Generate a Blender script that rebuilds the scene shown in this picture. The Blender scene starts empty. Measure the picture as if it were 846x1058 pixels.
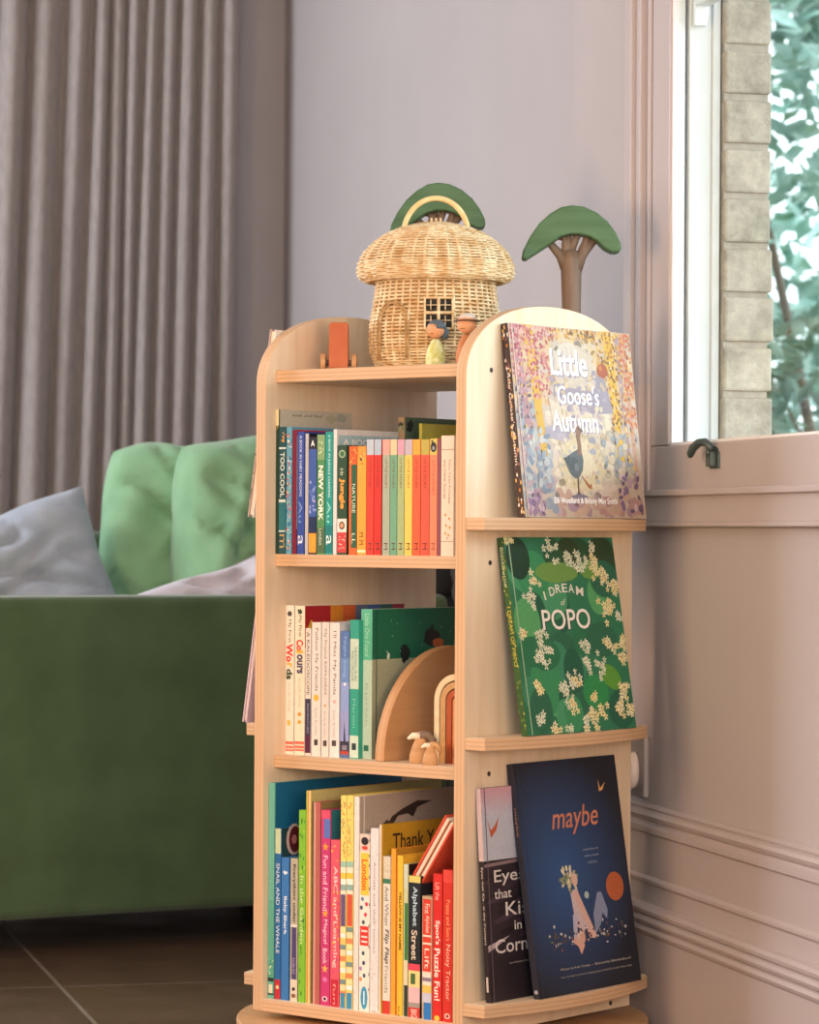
import bpy, math, random
from mathutils import Vector, Matrix, noise
PI = math.pi
sc = bpy.context.scene
COL = sc.collection
H = 0.785                    # camera height
F = 3139.94                  # focal length in pixels of the 846x1058 frame
CY = 548.86
ROLL = 0.00585

# ------------------------------------------------------------------ helpers
def lin(c):
    if isinstance(c, str):
        c = c.lstrip('#'); c = [int(c[i:i+2], 16)/255 for i in (0, 2, 4)]
    return tuple(x/12.92 if x <= .04045 else ((x+.055)/1.055)**2.4 for x in c[:3]) + (1,)

def setp(o, label=None, cat=None, group=None, kind=None):
    if label: o['label'] = label
    if cat: o['category'] = cat
    if group: o['group'] = group
    if kind: o['kind'] = kind
    return o

def empty(name, M, label=None, cat=None, group=None, parent=None):
    o = bpy.data.objects.new(name, None); COL.objects.link(o)
    o.empty_display_size = .03
    if parent: o.parent = parent
    o.matrix_local = M
    return setp(o, label, cat, group)

class MB:
    """collects faces with a colour each; build() links ONE mesh object"""
    def __init__(s): s.v = []; s.f = []; s.c = []
    def poly(s, pts, col='#ffffff'):
        n = len(s.v); s.v += [tuple(p) for p in pts]; s.f.append(tuple(range(n, n+len(pts)))); s.c.append(lin(col) if isinstance(col, str) else col)
    def raw(s, vs, fs, col='#ffffff'):
        n = len(s.v); s.v += [tuple(p) for p in vs]; k = lin(col) if isinstance(col, str) else col
        for f in fs: s.f.append(tuple(i+n for i in f)); s.c.append(k)
    def box(s, x0, x1, y0, y1, z0, z1, col='#ffffff'):
        v = [(x0,y0,z0),(x1,y0,z0),(x1,y1,z0),(x0,y1,z0),(x0,y0,z1),(x1,y0,z1),(x1,y1,z1),(x0,y1,z1)]
        s.raw(v, [(3,2,1,0),(4,5,6,7),(0,1,5,4),(1,2,6,5),(2,3,7,6),(3,0,4,7)], col)
    def prism(s, outline, a0, a1, axis='x', col='#ffffff'):
        """2D outline (ccw) pushed from a0 to a1 along axis"""
        n = len(outline)
        def P(u, v, a):
            return (a,u,v) if axis == 'x' else ((u,a,v) if axis == 'y' else (u,v,a))
        vs = [P(u,v,a0) for u,v in outline] + [P(u,v,a1) for u,v in outline]
        fs = [tuple(range(n-1,-1,-1)), tuple(range(n,2*n))] + [(i,(i+1)%n,n+(i+1)%n,n+i) for i in range(n)]
        s.raw(vs, fs, col)
    def tube(s, pts, r, n=6, col='#ffffff', closed=False, caps=True):
        pts = [Vector(p) for p in pts]; m = len(pts)
        rr = r if isinstance(r, (list, tuple)) else [r]*m
        vs = []; prev = None
        for i, p in enumerate(pts):
            a = pts[(i+1) % m] if (closed or i < m-1) else p
            b = pts[i-1] if (closed or i > 0) else p
            t = (a-b).normalized()
            if prev is None:
                ref = Vector((0,0,1)) if abs(t.z) < .9 else Vector((1,0,0))
                u = t.cross(ref).normalized()
            else:
                u = (prev - t*prev.dot(t)).normalized()
            prev = u; w = t.cross(u)
            for k in range(n):
                an = 2*PI*k/n
                vs.append(p + (u*math.cos(an)+w*math.sin(an))*rr[i])
        fs = []
        for i in range(m if closed else m-1):
            j = (i+1) % m
            for k in range(n):
                l = (k+1) % n
                fs.append((i*n+k, i*n+l, j*n+l, j*n+k))
        if not closed and caps:
            fs += [tuple(range(n-1,-1,-1)), tuple(range((m-1)*n, m*n))]
        s.raw(vs, fs, col)
    def lathe(s, prof, n=32, cx=0, cy=0, col='#ffffff'):
        """prof: list of (r, z) from bottom to top"""
        vs = [(cx+r*math.cos(2*PI*k/n), cy+r*math.sin(2*PI*k/n), z) for r, z in prof for k in range(n)]
        fs = [(i*n+k, i*n+(k+1)%n, (i+1)*n+(k+1)%n, (i+1)*n+k) for i in range(len(prof)-1) for k in range(n)]
        fs += [tuple(range(n-1,-1,-1)), tuple(range((len(prof)-1)*n, len(prof)*n))]
        s.raw(vs, fs, col)
    def build(s, name, mat, parent=None, smooth=False, M=None, bevel=0, bseg=2, sub=0, angle=None):
        me = bpy.data.meshes.new(name); me.from_pydata(s.v, [], s.f)
        at = me.color_attributes.new('Col', 'FLOAT_COLOR', 'CORNER')
        buf = []
        for f, c in zip(s.f, s.c): buf += list(c)*len(f)
        at.data.foreach_set('color', buf)
        me.validate()
        if smooth: me.polygons.foreach_set('use_smooth', [True]*len(me.polygons))
        me.materials.append(mat); me.update()
        o = bpy.data.objects.new(name, me); COL.objects.link(o)
        if parent: o.parent = parent
        if M is not None: o.matrix_local = M
        if bevel:
            b = o.modifiers.new('bevel', 'BEVEL'); b.width = bevel; b.segments = bseg; b.limit_method = 'ANGLE'; b.angle_limit = .6
        if sub:
            b = o.modifiers.new('sub', 'SUBSURF'); b.levels = sub; b.render_levels = sub
        return o

# ------------------------------------------------------------------ materials
def mat_base(name, rough=.6, spec=.3):
    m = bpy.data.materials.new(name); m.use_nodes = True
    nt = m.node_tree; b = nt.nodes['Principled BSDF']
    b.inputs['Roughness'].default_value = rough
    b.inputs['Specular IOR Level'].default_value = spec
    return m, nt, b
def N(nt, t, **k):
    n = nt.nodes.new(t)
    for a, v in k.items():
        if a in n.inputs: n.inputs[a].default_value = v
        else: setattr(n, a, v)
    return n
def noise_mat(name, c1, c2, scale=8, rough=.7, bump=.0, bscale=200, stretch=(1,1,1), spec=.3, sheen=0, detail=4):
    m, nt, b = mat_base(name, rough, spec)
    tc = N(nt, 'ShaderNodeTexCoord'); mp = N(nt, 'ShaderNodeMapping'); mp.inputs['Scale'].default_value = stretch
    nz = N(nt, 'ShaderNodeTexNoise', Scale=scale, Detail=detail)
    r = N(nt, 'ShaderNodeValToRGB'); r.color_ramp.elements[0].color = lin(c1); r.color_ramp.elements[1].color = lin(c2)
    r.color_ramp.elements[0].position = .3; r.color_ramp.elements[1].position = .7
    L = nt.links.new
    L(tc.outputs['Object'], mp.inputs['Vector']); L(mp.outputs[0], nz.inputs['Vector']); L(nz.outputs['Fac'], r.inputs[0]); L(r.outputs[0], b.inputs['Base Color'])
    if bump:
        n2 = N(nt, 'ShaderNodeTexNoise', Scale=bscale, Detail=2)
        bp = N(nt, 'ShaderNodeBump', Strength=bump, Distance=.002)
        L(mp.outputs[0], n2.inputs['Vector']); L(n2.outputs['Fac'], bp.inputs['Height']); L(bp.outputs[0], b.inputs['Normal'])
    if sheen:
        b.inputs['Sheen Weight'].default_value = sheen; b.inputs['Sheen Roughness'].default_value = .5
    return m
def print_mat(name, rough=.45, amt=.08, scale=180):
    """colour comes from the print on each face, with a faint paper grain"""
    m, nt, b = mat_base(name, rough, .35)
    at = N(nt, 'ShaderNodeVertexColor'); at.layer_name = 'Col'
    tc = N(nt, 'ShaderNodeTexCoord'); nz = N(nt, 'ShaderNodeTexNoise', Scale=scale, Detail=3)
    mr = N(nt, 'ShaderNodeMapRange'); mr.inputs['From Min'].default_value = .3; mr.inputs['From Max'].default_value = .7
    mr.inputs['To Min'].default_value = 1-amt; mr.inputs['To Max'].default_value = 1+amt*.4
    mx = N(nt, 'ShaderNodeVectorMath', operation='SCALE')
    L = nt.links.new
    L(tc.outputs['Object'], nz.inputs['Vector']); L(nz.outputs['Fac'], mr.inputs['Value'])
    L(at.outputs['Color'], mx.inputs[0]); L(mr.outputs[0], mx.inputs['Scale']); L(mx.outputs[0], b.inputs['Base Color'])
    return m
def ply_mat(name, thick_axis, grain_axis, thick, c0='#e7d3b7', c1='#dac09e', cdark='#a67c54'):
    """birch plywood: long grain on the faces, laminate lines across the thickness (seen on cut edges)"""
    m, nt, b = mat_base(name, .5, .3)
    tc = N(nt, 'ShaderNodeTexCoord'); mp = N(nt, 'ShaderNodeMapping')
    s = [14, 14, 14]; s[grain_axis] = 1.2; mp.inputs['Scale'].default_value = s
    nz = N(nt, 'ShaderNodeTexNoise', Scale=3.0, Detail=6, Roughness=.6)
    r = N(nt, 'ShaderNodeValToRGB'); r.color_ramp.elements[0].color = lin(c1); r.color_ramp.elements[1].color = lin(c0)
    r.color_ramp.elements[0].position = .25; r.color_ramp.elements[1].position = .65
    L = nt.links.new
    L(tc.outputs['Object'], mp.inputs['Vector']); L(mp.outputs[0], nz.inputs['Vector']); L(nz.outputs['Fac'], r.inputs[0])
    sep = N(nt, 'ShaderNodeSeparateXYZ'); L(tc.outputs['Object'], sep.inputs[0])
    ml = N(nt, 'ShaderNodeMath', operation='MULTIPLY'); ml.inputs[1].default_value = 2*PI*3/thick
    L(sep.outputs[thick_axis], ml.inputs[0])
    si = N(nt, 'ShaderNodeMath', operation='COSINE'); L(ml.outputs[0], si.inputs[0])
    mr = N(nt, 'ShaderNodeMapRange'); mr.inputs['From Min'].default_value = .25; mr.inputs['From Max'].default_value = -1
    mr.inputs['To Min'].default_value = 0; mr.inputs['To Max'].default_value = .38; L(si.outputs[0], mr.inputs['Value'])
    # laminate lines belong to the cut edges only: faces square to the thickness axis have none
    gn = N(nt, 'ShaderNodeNewGeometry'); vt = N(nt, 'ShaderNodeVectorTransform'); vt.vector_type = 'NORMAL'; vt.convert_from = 'WORLD'; vt.convert_to = 'OBJECT'
    L(gn.outputs['True Normal'], vt.inputs[0]); sp2 = N(nt, 'ShaderNodeSeparateXYZ'); L(vt.outputs[0], sp2.inputs[0])
    ab = N(nt, 'ShaderNodeMath', operation='ABSOLUTE'); L(sp2.outputs[thick_axis], ab.inputs[0])
    lt = N(nt, 'ShaderNodeMath', operation='LESS_THAN'); lt.inputs[1].default_value = .5; L(ab.outputs[0], lt.inputs[0])
    mu = N(nt, 'ShaderNodeMath', operation='MULTIPLY'); L(mr.outputs[0], mu.inputs[0]); L(lt.outputs[0], mu.inputs[1])
    ed = N(nt, 'ShaderNodeMixRGB'); ed.inputs['Color2'].default_value = lin('#c9a078')
    m2 = N(nt, 'ShaderNodeMath', operation='MULTIPLY'); m2.inputs[1].default_value = .75; L(lt.outputs[0], m2.inputs[0])
    L(m2.outputs[0], ed.inputs['Fac']); L(r.outputs[0], ed.inputs['Color1'])
    mx = N(nt, 'ShaderNodeMixRGB'); mx.inputs['Color2'].default_value = lin(cdark)
    L(mu.outputs[0], mx.inputs['Fac']); L(ed.outputs[0], mx.inputs['Color1']); L(mx.outputs[0], b.inputs['Base Color'])
    return m

M_PRINT = print_mat('printed_cover')
M_MATT = print_mat('painted_matt', .65, .1, 90)
M_PAGES = noise_mat('paper_pages', '#e4d9c4', '#f2ead9', 40, .8, stretch=(60, 1, 1))
M_PANEL = ply_mat('ply_panel', 0, 2, .0184)
M_SHELF = ply_mat('ply_shelf', 2, 0, .0184)
M_LEDGE = ply_mat('ply_ledge', 2, 1, .0184)
M_BASE = ply_mat('ply_base', 2, 0, .018, '#cfa87c', '#bd9266')
M_TOYWOOD = noise_mat('toy_wood', '#b98a5c', '#cfa274', 6, .6, stretch=(1, 1, 12))
M_SCREW = noise_mat('screw_dark', '#2c2622', '#4a4038', 60, .5)
M_WALL = noise_mat('painted_wall', '#aca4a3', '#b1a9a8', 3, .75, .08, 260)
M_TRIM = noise_mat('painted_trim', '#afa4a2', '#b4a9a7', 3, .45, .03, 120, spec=.45)
M_CEIL = noise_mat('ceiling_paint', '#d8d2cc', '#dcd6d0', 3, .8)
M_CURT = noise_mat('curtain_cloth', '#8d8480', '#9c928d', 90, .9, .3, 700, stretch=(1, 1, .3), sheen=.2)
M_SOFA = noise_mat('sofa_velvet', '#3b5032', '#485f40', 9, .85, .25, 500, sheen=.25)
M_SEAT = noise_mat('seat_linen', '#77a07a', '#86ae88', 14, .9, .3, 500, sheen=.2)
M_GREYC = noise_mat('pillow_grey', '#8d96a2', '#a0a8b2', 14, .9, .3, 500, sheen=.2)
M_PALEC = noise_mat('pillow_pale', '#b7b2bd', '#cac6ce', 14, .9, .3, 500, sheen=.2)
M_DARKC = noise_mat('filler_dark', '#26292c', '#34383a', 14, .9, .2, 500)
M_WHITE = noise_mat('white_gloss', '#e8e8ea', '#f0f0f1', 3, .35, spec=.5)
M_MORTAR = noise_mat('mortar', '#a89d90', '#bfb3a4', 60, .95, .4, 300)
M_IRON = noise_mat('latch_metal', '#3a4745', '#56625f', 30, .4, spec=.6); M_IRON.node_tree.nodes['Principled BSDF'].inputs['Metallic'].default_value = .5

def wicker_mat():
    m, nt, b = mat_base('wicker', .6, .3)
    tc = N(nt, 'ShaderNodeTexCoord'); nz = N(nt, 'ShaderNodeTexNoise', Scale=55, Detail=3)
    r = N(nt, 'ShaderNodeValToRGB'); r.color_ramp.elements[0].color = lin('#c6a06c'); r.color_ramp.elements[1].color = lin('#ead8b2')
    r.color_ramp.elements[0].position = .3; r.color_ramp.elements[1].position = .65
    nt.links.new(tc.outputs['Object'], nz.inputs['Vector']); nt.links.new(nz.outputs['Fac'], r.inputs[0]); nt.links.new(r.outputs[0], b.inputs['Base Color'])
    return m
M_WICKER = wicker_mat()
def floor_mat():
    m, nt, b = mat_base('brown_floor_tiles', .28, .5)
    tc = N(nt, 'ShaderNodeTexCoord'); mp = N(nt, 'ShaderNodeMapping'); mp.inputs['Rotation'].default_value = (0, 0, math.atan2(.2494, .9684)*-1)
    mp.inputs['Location'].default_value = (-.125, -.397, 0)
    br = N(nt, 'ShaderNodeTexBrick', Scale=1.0); br.offset = 0
    br.inputs['Color1'].default_value = lin('#5d4a3e'); br.inputs['Color2'].default_value = lin('#66523f')
    br.inputs['Mortar'].default_value = lin('#8f8378'); br.inputs['Mortar Size'].default_value = .004
    br.inputs['Brick Width'].default_value = .6; br.inputs['Row Height'].default_value = .6
    nz = N(nt, 'ShaderNodeTexNoise', Scale=7, Detail=6)
    mx = N(nt, 'ShaderNodeMixRGB', blend_type='MULTIPLY'); mx.inputs['Fac'].default_value = .5
    r = N(nt, 'ShaderNodeValToRGB'); r.color_ramp.elements[0].color = (.55,.55,.55,1); r.color_ramp.elements[0].position = .3; r.color_ramp.elements[1].position = .7
    L = nt.links.new
    L(tc.outputs['Object'], mp.inputs[0]); L(mp.outputs[0], br.inputs['Vector']); L(mp.outputs[0], nz.inputs['Vector'])
    L(nz.outputs['Fac'], r.inputs[0]); L(br.outputs['Color'], mx.inputs['Color1']); L(r.outputs[0], mx.inputs['Color2']); L(mx.outputs[0], b.inputs['Base Color'])
    mr = N(nt, 'ShaderNodeMapRange'); mr.inputs['To Min'].default_value = .2; mr.inputs['To Max'].default_value = .5; L(nz.outputs['Fac'], mr.inputs['Value']); L(mr.outputs[0], b.inputs['Roughness'])
    return m
M_FLOOR = floor_mat()
def brick_mat(name='garden_brick', c1='#9c9184', c2='#b7aea2'):
    m, nt, b = mat_base(name, .95, .1)
    tc = N(nt, 'ShaderNodeTexCoord'); nz = N(nt, 'ShaderNodeTexNoise', Scale=14, Detail=8, Roughness=.75)
    r = N(nt, 'ShaderNodeValToRGB'); r.color_ramp.elements[0].color = lin('#948a7e'); r.color_ramp.elements[1].color = lin('#d9cbb9'); r.color_ramp.elements[0].position = .32; r.color_ramp.elements[1].position = .68
    bp = N(nt, 'ShaderNodeBump', Strength=.8, Distance=.006)
    L = nt.links.new
    L(tc.outputs['Object'], nz.inputs['Vector']); L(nz.outputs['Fac'], r.inputs[0]); L(r.outputs[0], b.inputs['Base Color']); L(nz.outputs['Fac'], bp.inputs['Height']); L(bp.outputs[0], b.inputs['Normal'])
    return m
M_BRICK = brick_mat()
def leaf_mat(name, c1, c2):
    m, nt, b = mat_base(name, .5, .4)
    g = N(nt, 'ShaderNodeTexCoord'); nz = N(nt, 'ShaderNodeTexNoise', Scale=5, Detail=4)
    r = N(nt, 'ShaderNodeValToRGB'); r.color_ramp.elements[0].color = lin(c1); r.color_ramp.elements[1].color = lin(c2); r.color_ramp.elements[0].position = .35; r.color_ramp.elements[1].position = .62
    nt.links.new(g.outputs['Object'], nz.inputs['Vector']); nt.links.new(nz.outputs['Fac'], r.inputs[0]); nt.links.new(r.outputs[0], b.inputs['Base Color'])
    b.inputs['Transmission Weight'].default_value = 0
    return m
def glass_mat():
    m = bpy.data.materials.new('window_glass'); m.use_nodes = True; nt = m.node_tree; nt.nodes.clear()
    o = nt.nodes.new('ShaderNodeOutputMaterial'); t = nt.nodes.new('ShaderNodeBsdfTransparent'); g = nt.nodes.new('ShaderNodeBsdfGlossy'); g.inputs['Roughness'].default_value = .02
    t.inputs['Color'].default_value = (.93, .97, .96, 1)
    mx = nt.nodes.new('ShaderNodeMixShader'); mx.inputs[0].default_value = .05
    nt.links.new(t.outputs[0], mx.inputs[1]); nt.links.new(g.outputs[0], mx.inputs[2]); nt.links.new(mx.outputs[0], o.inputs[0])
    return m
M_GLASS = glass_mat()

# ------------------------------------------------------------------ lettering
_tc = {}
def text_mesh(txt, bold=0.0, shear=0.0):
    k = (txt, bold, shear)
    if k in _tc: return _tc[k]
    cu = bpy.data.curves.new('lettering', 'FONT'); cu.body = txt; cu.resolution_u = 3; cu.offset = bold; cu.shear = shear
    o = bpy.data.objects.new('lettering', cu); COL.objects.link(o)
    dg = bpy.context.evaluated_depsgraph_get(); dg.update()
    me = bpy.data.meshes.new_from_object(o.evaluated_get(dg))
    vs = [(v.co.x, v.co.y) for v in me.vertices]; fs = [tuple(p.vertices) for p in me.polygons]
    bpy.data.objects.remove(o); bpy.data.curves.remove(cu); bpy.data.meshes.remove(me)
    if not vs: vs = [(0,0)]
    x0 = min(v[0] for v in vs); x1 = max(v[0] for v in vs); y0 = min(v[1] for v in vs); y1 = max(v[1] for v in vs)
    _tc[k] = ([((x-x0), (y-y0)) for x, y in vs], fs, max(x1-x0, 1e-4), max(y1-y0, 1e-4))
    return _tc[k]

# ------------------------------------------------------------------ the bookcase frame and pixel helpers
THB = 0.88559
EX = Vector((math.sin(THB), -math.cos(THB), 0)); EY = Vector((math.cos(THB), math.sin(THB), 0))
WT, DP, TP = .4009, .4112, .0184
P0 = Vector((.07916, 4.30818, 0))
CC = P0 - EX*(WT/2) + EY*(DP/2)
MC = Matrix.Translation(CC) @ Matrix.Rotation(math.atan2(EX.y, EX.x), 4, 'Z')
def lx(px, py, yl, off=0.0):
    """local x in the bookcase frame of what stands in plane y = yl at image position px, py"""
    u = (px-423) + (py-CY)*ROLL; k = u/F
    return (k*(CC.y+yl*EY.y) - (CC.x+yl*EY.x)) / (EX.x - k*EX.y)
def lz(px, py, x, yl):
    Y = CC.y + x*EX.y + yl*EY.y
    v = (py-CY) - ROLL*(px-423)
    return H - v*Y/F
def wp(px, py, Y):
    u = (px-423) + (py-CY)*ROLL; v = (py-CY) - ROLL*(px-423)
    return Vector((u/F*Y, Y, H - v*Y/F))

ZB = H-.7195; Z4 = H-.7011; Z3 = H-.3376; Z2 = H-.0353; Z1 = H+.2406; ZT = H+.3305
L1, L2, L3 = H+.0019, H-.31, H-.6874

# ------------------------------------------------------------------ bookcase
case = empty('revolving_bookcase', MC, 'tall birch plywood revolving bookcase with arched sides standing by the window', 'bookcase')
def arch_outline():
    a = DP/2; b = .112; zs = ZT-b; n = 2.15; pts = [(-a, ZB), (a, ZB)]
    for i in range(49):
        t = PI*i/48; c, s_ = math.cos(t), math.sin(t)
        pts.append((a*math.copysign(abs(c)**(2/n), c), zs+b*abs(s_)**(2/n)))
    return pts
AO = arch_outline()
PANEL = {}
for sx in (1, -1):
    m = MB(); c = sx*(WT-TP)/2
    m.prism([(u, v) for u, v in AO], -TP/2, TP/2, 'x')
    p = m.build('side_panel', M_PANEL, case, M=Matrix.Translation((c, 0, 0)), bevel=.0012, bseg=2); PANEL[sx] = (p, c)
WI = WT-2*TP
for z, rec in ((Z1, .0238), (Z2, .0238), (Z3, .0238), (Z4, .0)):
    m = MB(); m.box(-WI/2, WI/2, -DP/2+rec, DP/2-rec, -TP/2, TP/2)
    m.build('shelf', M_SHELF, case, M=Matrix.Translation((0, 0, z-TP/2)), bevel=.0008)
# book ledges: bowed outward, square ends on the right side
def ledge_outline(p_end, bow, y0, y1, sx, r=.012):
    pts = [(0, y0)]
    n = 28
    for i in range(n+1):
        t = i/n; y = y0+(y1-y0)*t
        x = p_end + bow*(1-(2*t-1)**2)
        e = min(t, 1-t)*(y1-y0)
        if e < r and t > .5: x -= (r - math.sqrt(max(0, r*r-(r-e)**2)))*.8
        pts.append((x, y))
    pts.append((0, y1))
    if sx < 0: pts = [(-x, y) for x, y in reversed(pts)]
    return pts
for sx in (1, -1):
    for z, pe, bow in ((L1, .033, .020), (L2, .036, .032), (L3, .038, .034)):
        m = MB(); y0 = -DP/2+.001 if sx > 0 else (-DP/2+.060 if z == L1 else -DP/2+.022)
        m.prism(ledge_outline(pe, bow, y0, DP/2-.001, sx), -TP/2, TP/2, 'z')
        m.build('book_ledge', M_LEDGE, case, M=Matrix.Translation((sx*WT/2, 0, z+TP/2)), bevel=.0012)
    for z in (Z1, Z2, Z3, Z4):
        for yy in (-.148, .155):
            m = MB(); m.tube([(sx*(WT/2-.002), yy, z-TP/2), (sx*(WT/2+.0006), yy, z-TP/2)], .0036, 12)
            m.build('screw', M_SCREW, PANEL[sx][0], M=Matrix.Translation((-PANEL[sx][1], 0, 0)))
m = MB(); m.lathe([(.12, ZB-.012), (.12, ZB-.0001)], 48); m.build('turntable', M_SCREW, case)
m = MB(); m.lathe([(.309, .0), (.311, .003), (.311, .017), (.309, .020)], 96)
m.build('base_disc', M_BASE, case, M=Matrix.Translation((0, 0, ZB-.032)))
for a in range(4):
    m = MB(); m.lathe([(.018, 0), (.022, .006), (.022, ZB-.032)], 24, .2*math.cos(a*PI/2+.8), .2*math.sin(a*PI/2+.8)); m.build('foot', M_SCREW, case)

# ------------------------------------------------------------------ books
EPS = .00008
class Art:
    """flat print on a cover or spine: (u, v) in metres on the surface, painted in layers"""
    def __init__(s, fn): s.m = MB(); s.fn = fn; s.l = 1
    def poly(s, pts, col, layer=None):
        l = s.l if layer is None else layer
        s.k = (getattr(s, 'k', 0)+1) % 16
        s.m.poly([s.fn(u, v, l*EPS+s.k*4e-6) for u, v in pts], col)
    def rect(s, u0, u1, v0, v1, col, layer=None): s.poly([(u0,v0),(u1,v0),(u1,v1),(u0,v1)], col, layer)
    def ell(s, cu, cv, ru, rv, col, rot=0, n=14, layer=None, wob=0):
        c, d = math.cos(rot), math.sin(rot); pts = []
        for k in range(n):
            a = 2*PI*k/n; w = 1+wob*random.uniform(-1, 1)
            x, y = ru*math.cos(a)*w, rv*math.sin(a)*w
            pts.append((cu+x*c-y*d, cv+x*d+y*c))
        s.poly(pts, col, layer)
    def text(s, txt, cu, cv, w, h, col, down=False, bold=0.0, shear=0.0, rot=0, layer=None):
        vs, fs, tw, th = text_mesh(txt, bold, shear)
        l = s.l if layer is None else layer
        out = []
        c, d = math.cos(rot), math.sin(rot)
        for x, y in vs:
            x = (x/tw-.5)*w; y = (y/th-.5)*h
            if down: x, y = y, -x
            x, y = x*c-y*d, x*d+y*c
            out.append(s.fn(cu+x, cv+y, l*EPS))
        s.m.raw(out, fs, col)
    def build(s, name, parent):
        """prints far apart on the surface are parts of their own"""
        if not s.m.f: return
        rng = sorted(((min(s.m.v[i][2] for i in f), max(s.m.v[i][2] for i in f), k) for k, f in enumerate(s.m.f)))
        groups = []; hi = None
        for a, b_, k in rng:
            if hi is None or a-hi > .004: groups.append([]); hi = b_
            groups[-1].append(k); hi = max(hi, b_)
        for g in groups:
            m = MB()
            for k in g:
                n = len(m.v); m.v += [s.m.v[i] for i in s.m.f[k]]; m.f.append(tuple(range(n, n+len(s.m.f[k])))); m.c.append(s.m.c[k])
            m.build(name, M_PRINT, parent)

def make_book(name, label, cat, M, T, W, Ht, col, cover=None, back=None, spine_art=None, cover_art=None, board=None, group=None, pages_in=.003, flush=False):
    """origin at the foot of the spine; spine faces -Y, front cover +X, back cover -X"""
    r = empty(name, M, label, cat, group)
    b = board or min(.0026, T*.2); cover = cover or col; back = back or col
    m = MB()
    m.box(-T/2, T/2, 0, b, 0, Ht, col)
    m.box(T/2-b, T/2, b, W, 0, Ht, cover); m.box(-T/2, -T/2+b, b, W, 0, Ht, back)
    m.build('cover', M_PRINT, r)
    g = 0 if flush else pages_in
    m = MB(); m.box(-T/2+b+.0001, T/2-b-.0001, b, W-g, g, Ht-g); m.build('pages', M_PAGES, r)
    if spine_art:
        a = Art(lambda u, v, l: (u, -l, v)); spine_art(a, T, Ht); a.build('spine_print', r)
    if cover_art:
        a = Art(lambda u, v, l: (T/2+l, u, v)); cover_art(a, W, Ht); a.build('cover_print', r)
    return r

ROWCFG = {1: (Z2, .0245, 500, 572), 2: (Z3, .050, 700, 778), 3: (Z4, .012, 930, 1035)}
def row_book(row, pl, pr, ptop, W, label, col, cover=None, bands=(), texts=(), cover_fn=None, d=None, name='childrens_book', cat='book', group=None, extra=None, back=None, dz=0):
    zs, d0, pymid, pybot = ROWCFG[row]
    d = d0 if d is None else d; yl = -DP/2+d
    x0, x1 = lx(pl, pymid, yl), lx(pr, pymid, yl)
    T = max(.0025, x1-x0-.0006); xc = (x0+x1)/2
    top = lz((pl+pr)/2, ptop, xc, yl); Ht = top-zs
    pc = (pl+pr)/2
    def V(py): return min(Ht, max(0, lz(pc, py, xc, yl)-zs))
    def sp(a, T_, H_):
        for b in bands:
            f0, f1 = (b[3], b[4]) if len(b) > 3 else (0, 1)
            a.rect(-T_/2+T_*f0, -T_/2+T_*f1, V(b[1]), V(b[0]), b[2], 1)
        for t in texts:
            o = dict(t[5]) if len(t) > 5 else {}
            if o.pop('flat', 0):
                a.text(t[0], 0, (V(t[1])+V(t[2]))/2, T_*t[4], abs(V(t[1])-V(t[2])), t[3], layer=3, **o)
            else:
                cu = o.pop('cu', 0)
                a.text(t[0], cu*T_, (V(t[1])+V(t[2]))/2, abs(V(t[1])-V(t[2])), T_*t[4], t[3], down=True, layer=3, **o)
        if extra: extra(a, T_, H_, V)
    M = MC @ Matrix.Translation((xc, yl, zs+dz))
    return make_book(name, label, cat, M, T, W, Ht, col, cover, back, sp if (bands or texts or extra) else None, cover_fn, group=group)

random.seed(3)
G1, G2, G3 = 'books on the upper bookcase shelf', 'books on the middle bookcase shelf', 'books on the bottom bookcase shelf'
# ---- upper row
def c_cream(a, W, Ht):
    a.text('seek and find', W*.38, Ht*.965, W*.4, .004, '#4a4640', layer=2)
    a.ell(W*.7, Ht*.95, .012, .006, '#b9b49a', wob=.2); a.ell(W*.85, Ht*.96, .014, .006, '#a9b0a0', wob=.2)
def dots(cols, n=60, size=.0009, band=None):
    def f(a, T, Ht, V):
        for i in range(n):
            u = random.uniform(-.42, .42)*T; v = random.uniform(.02, .98)*Ht
            if band: v = random.uniform(V(band[1]), V(band[0]))
            a.ell(u, v, size*random.uniform(.6, 1.6), size*random.uniform(.8, 2.4), random.choice(cols), n=6, layer=2)
    return f
row_book(1, 281, 287.8, 423, .17, 'tallest upper shelf book, against the left side, pale dotted cover and dark green spine', '#1d3a2c', '#c9c3b2', bands=[(423, 440, '#d9cfa2'), (440, 570, '#e2d69a', 0, .16)], cover_fn=c_cream, extra=dots(['#e8dfb0', '#c9a24a'], 26, .0008, (423, 444)), group=G1)
row_book(1, 288, 295.4, 441, .12, 'dark teal book with large pale capitals, second from left on the upper shelf', '#24525c', bands=[(462, 464, '#cfe0dc'), (516, 519, '#cfe0dc'), (548, 549.5, '#cfe0dc'), (519, 548, '#2c7480')], texts=[('TOO COOL', 467, 514, '#d9e8e4', .6, {'bold': .02}), ('m', 552, 566, '#b9a06a', .7)], extra=dots(['#e0a060', '#f0d080'], 6, .0012, (446, 458)), group=G1)
row_book(1, 295.8, 301.4, 441, .12, 'thin sky blue book with speckled spine, third on the upper shelf', '#6aa9c4', extra=dots(['#e6f2f2', '#c4507a', '#2f6f9c', '#e08a5a', '#8fd0c0'], 90, .0012), group=G1)
def c_red(a, W, Ht): a.rect(0, W, Ht*.955, Ht, '#c03a44'); a.rect(0, W, Ht*.2, Ht*.955, '#d9cfc6')
row_book(1, 302, 306.6, 444, .15, 'slim maroon book with a red edged cover on the upper shelf', '#7c2740', '#b4404a', cover_fn=c_red, group=G1)
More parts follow.
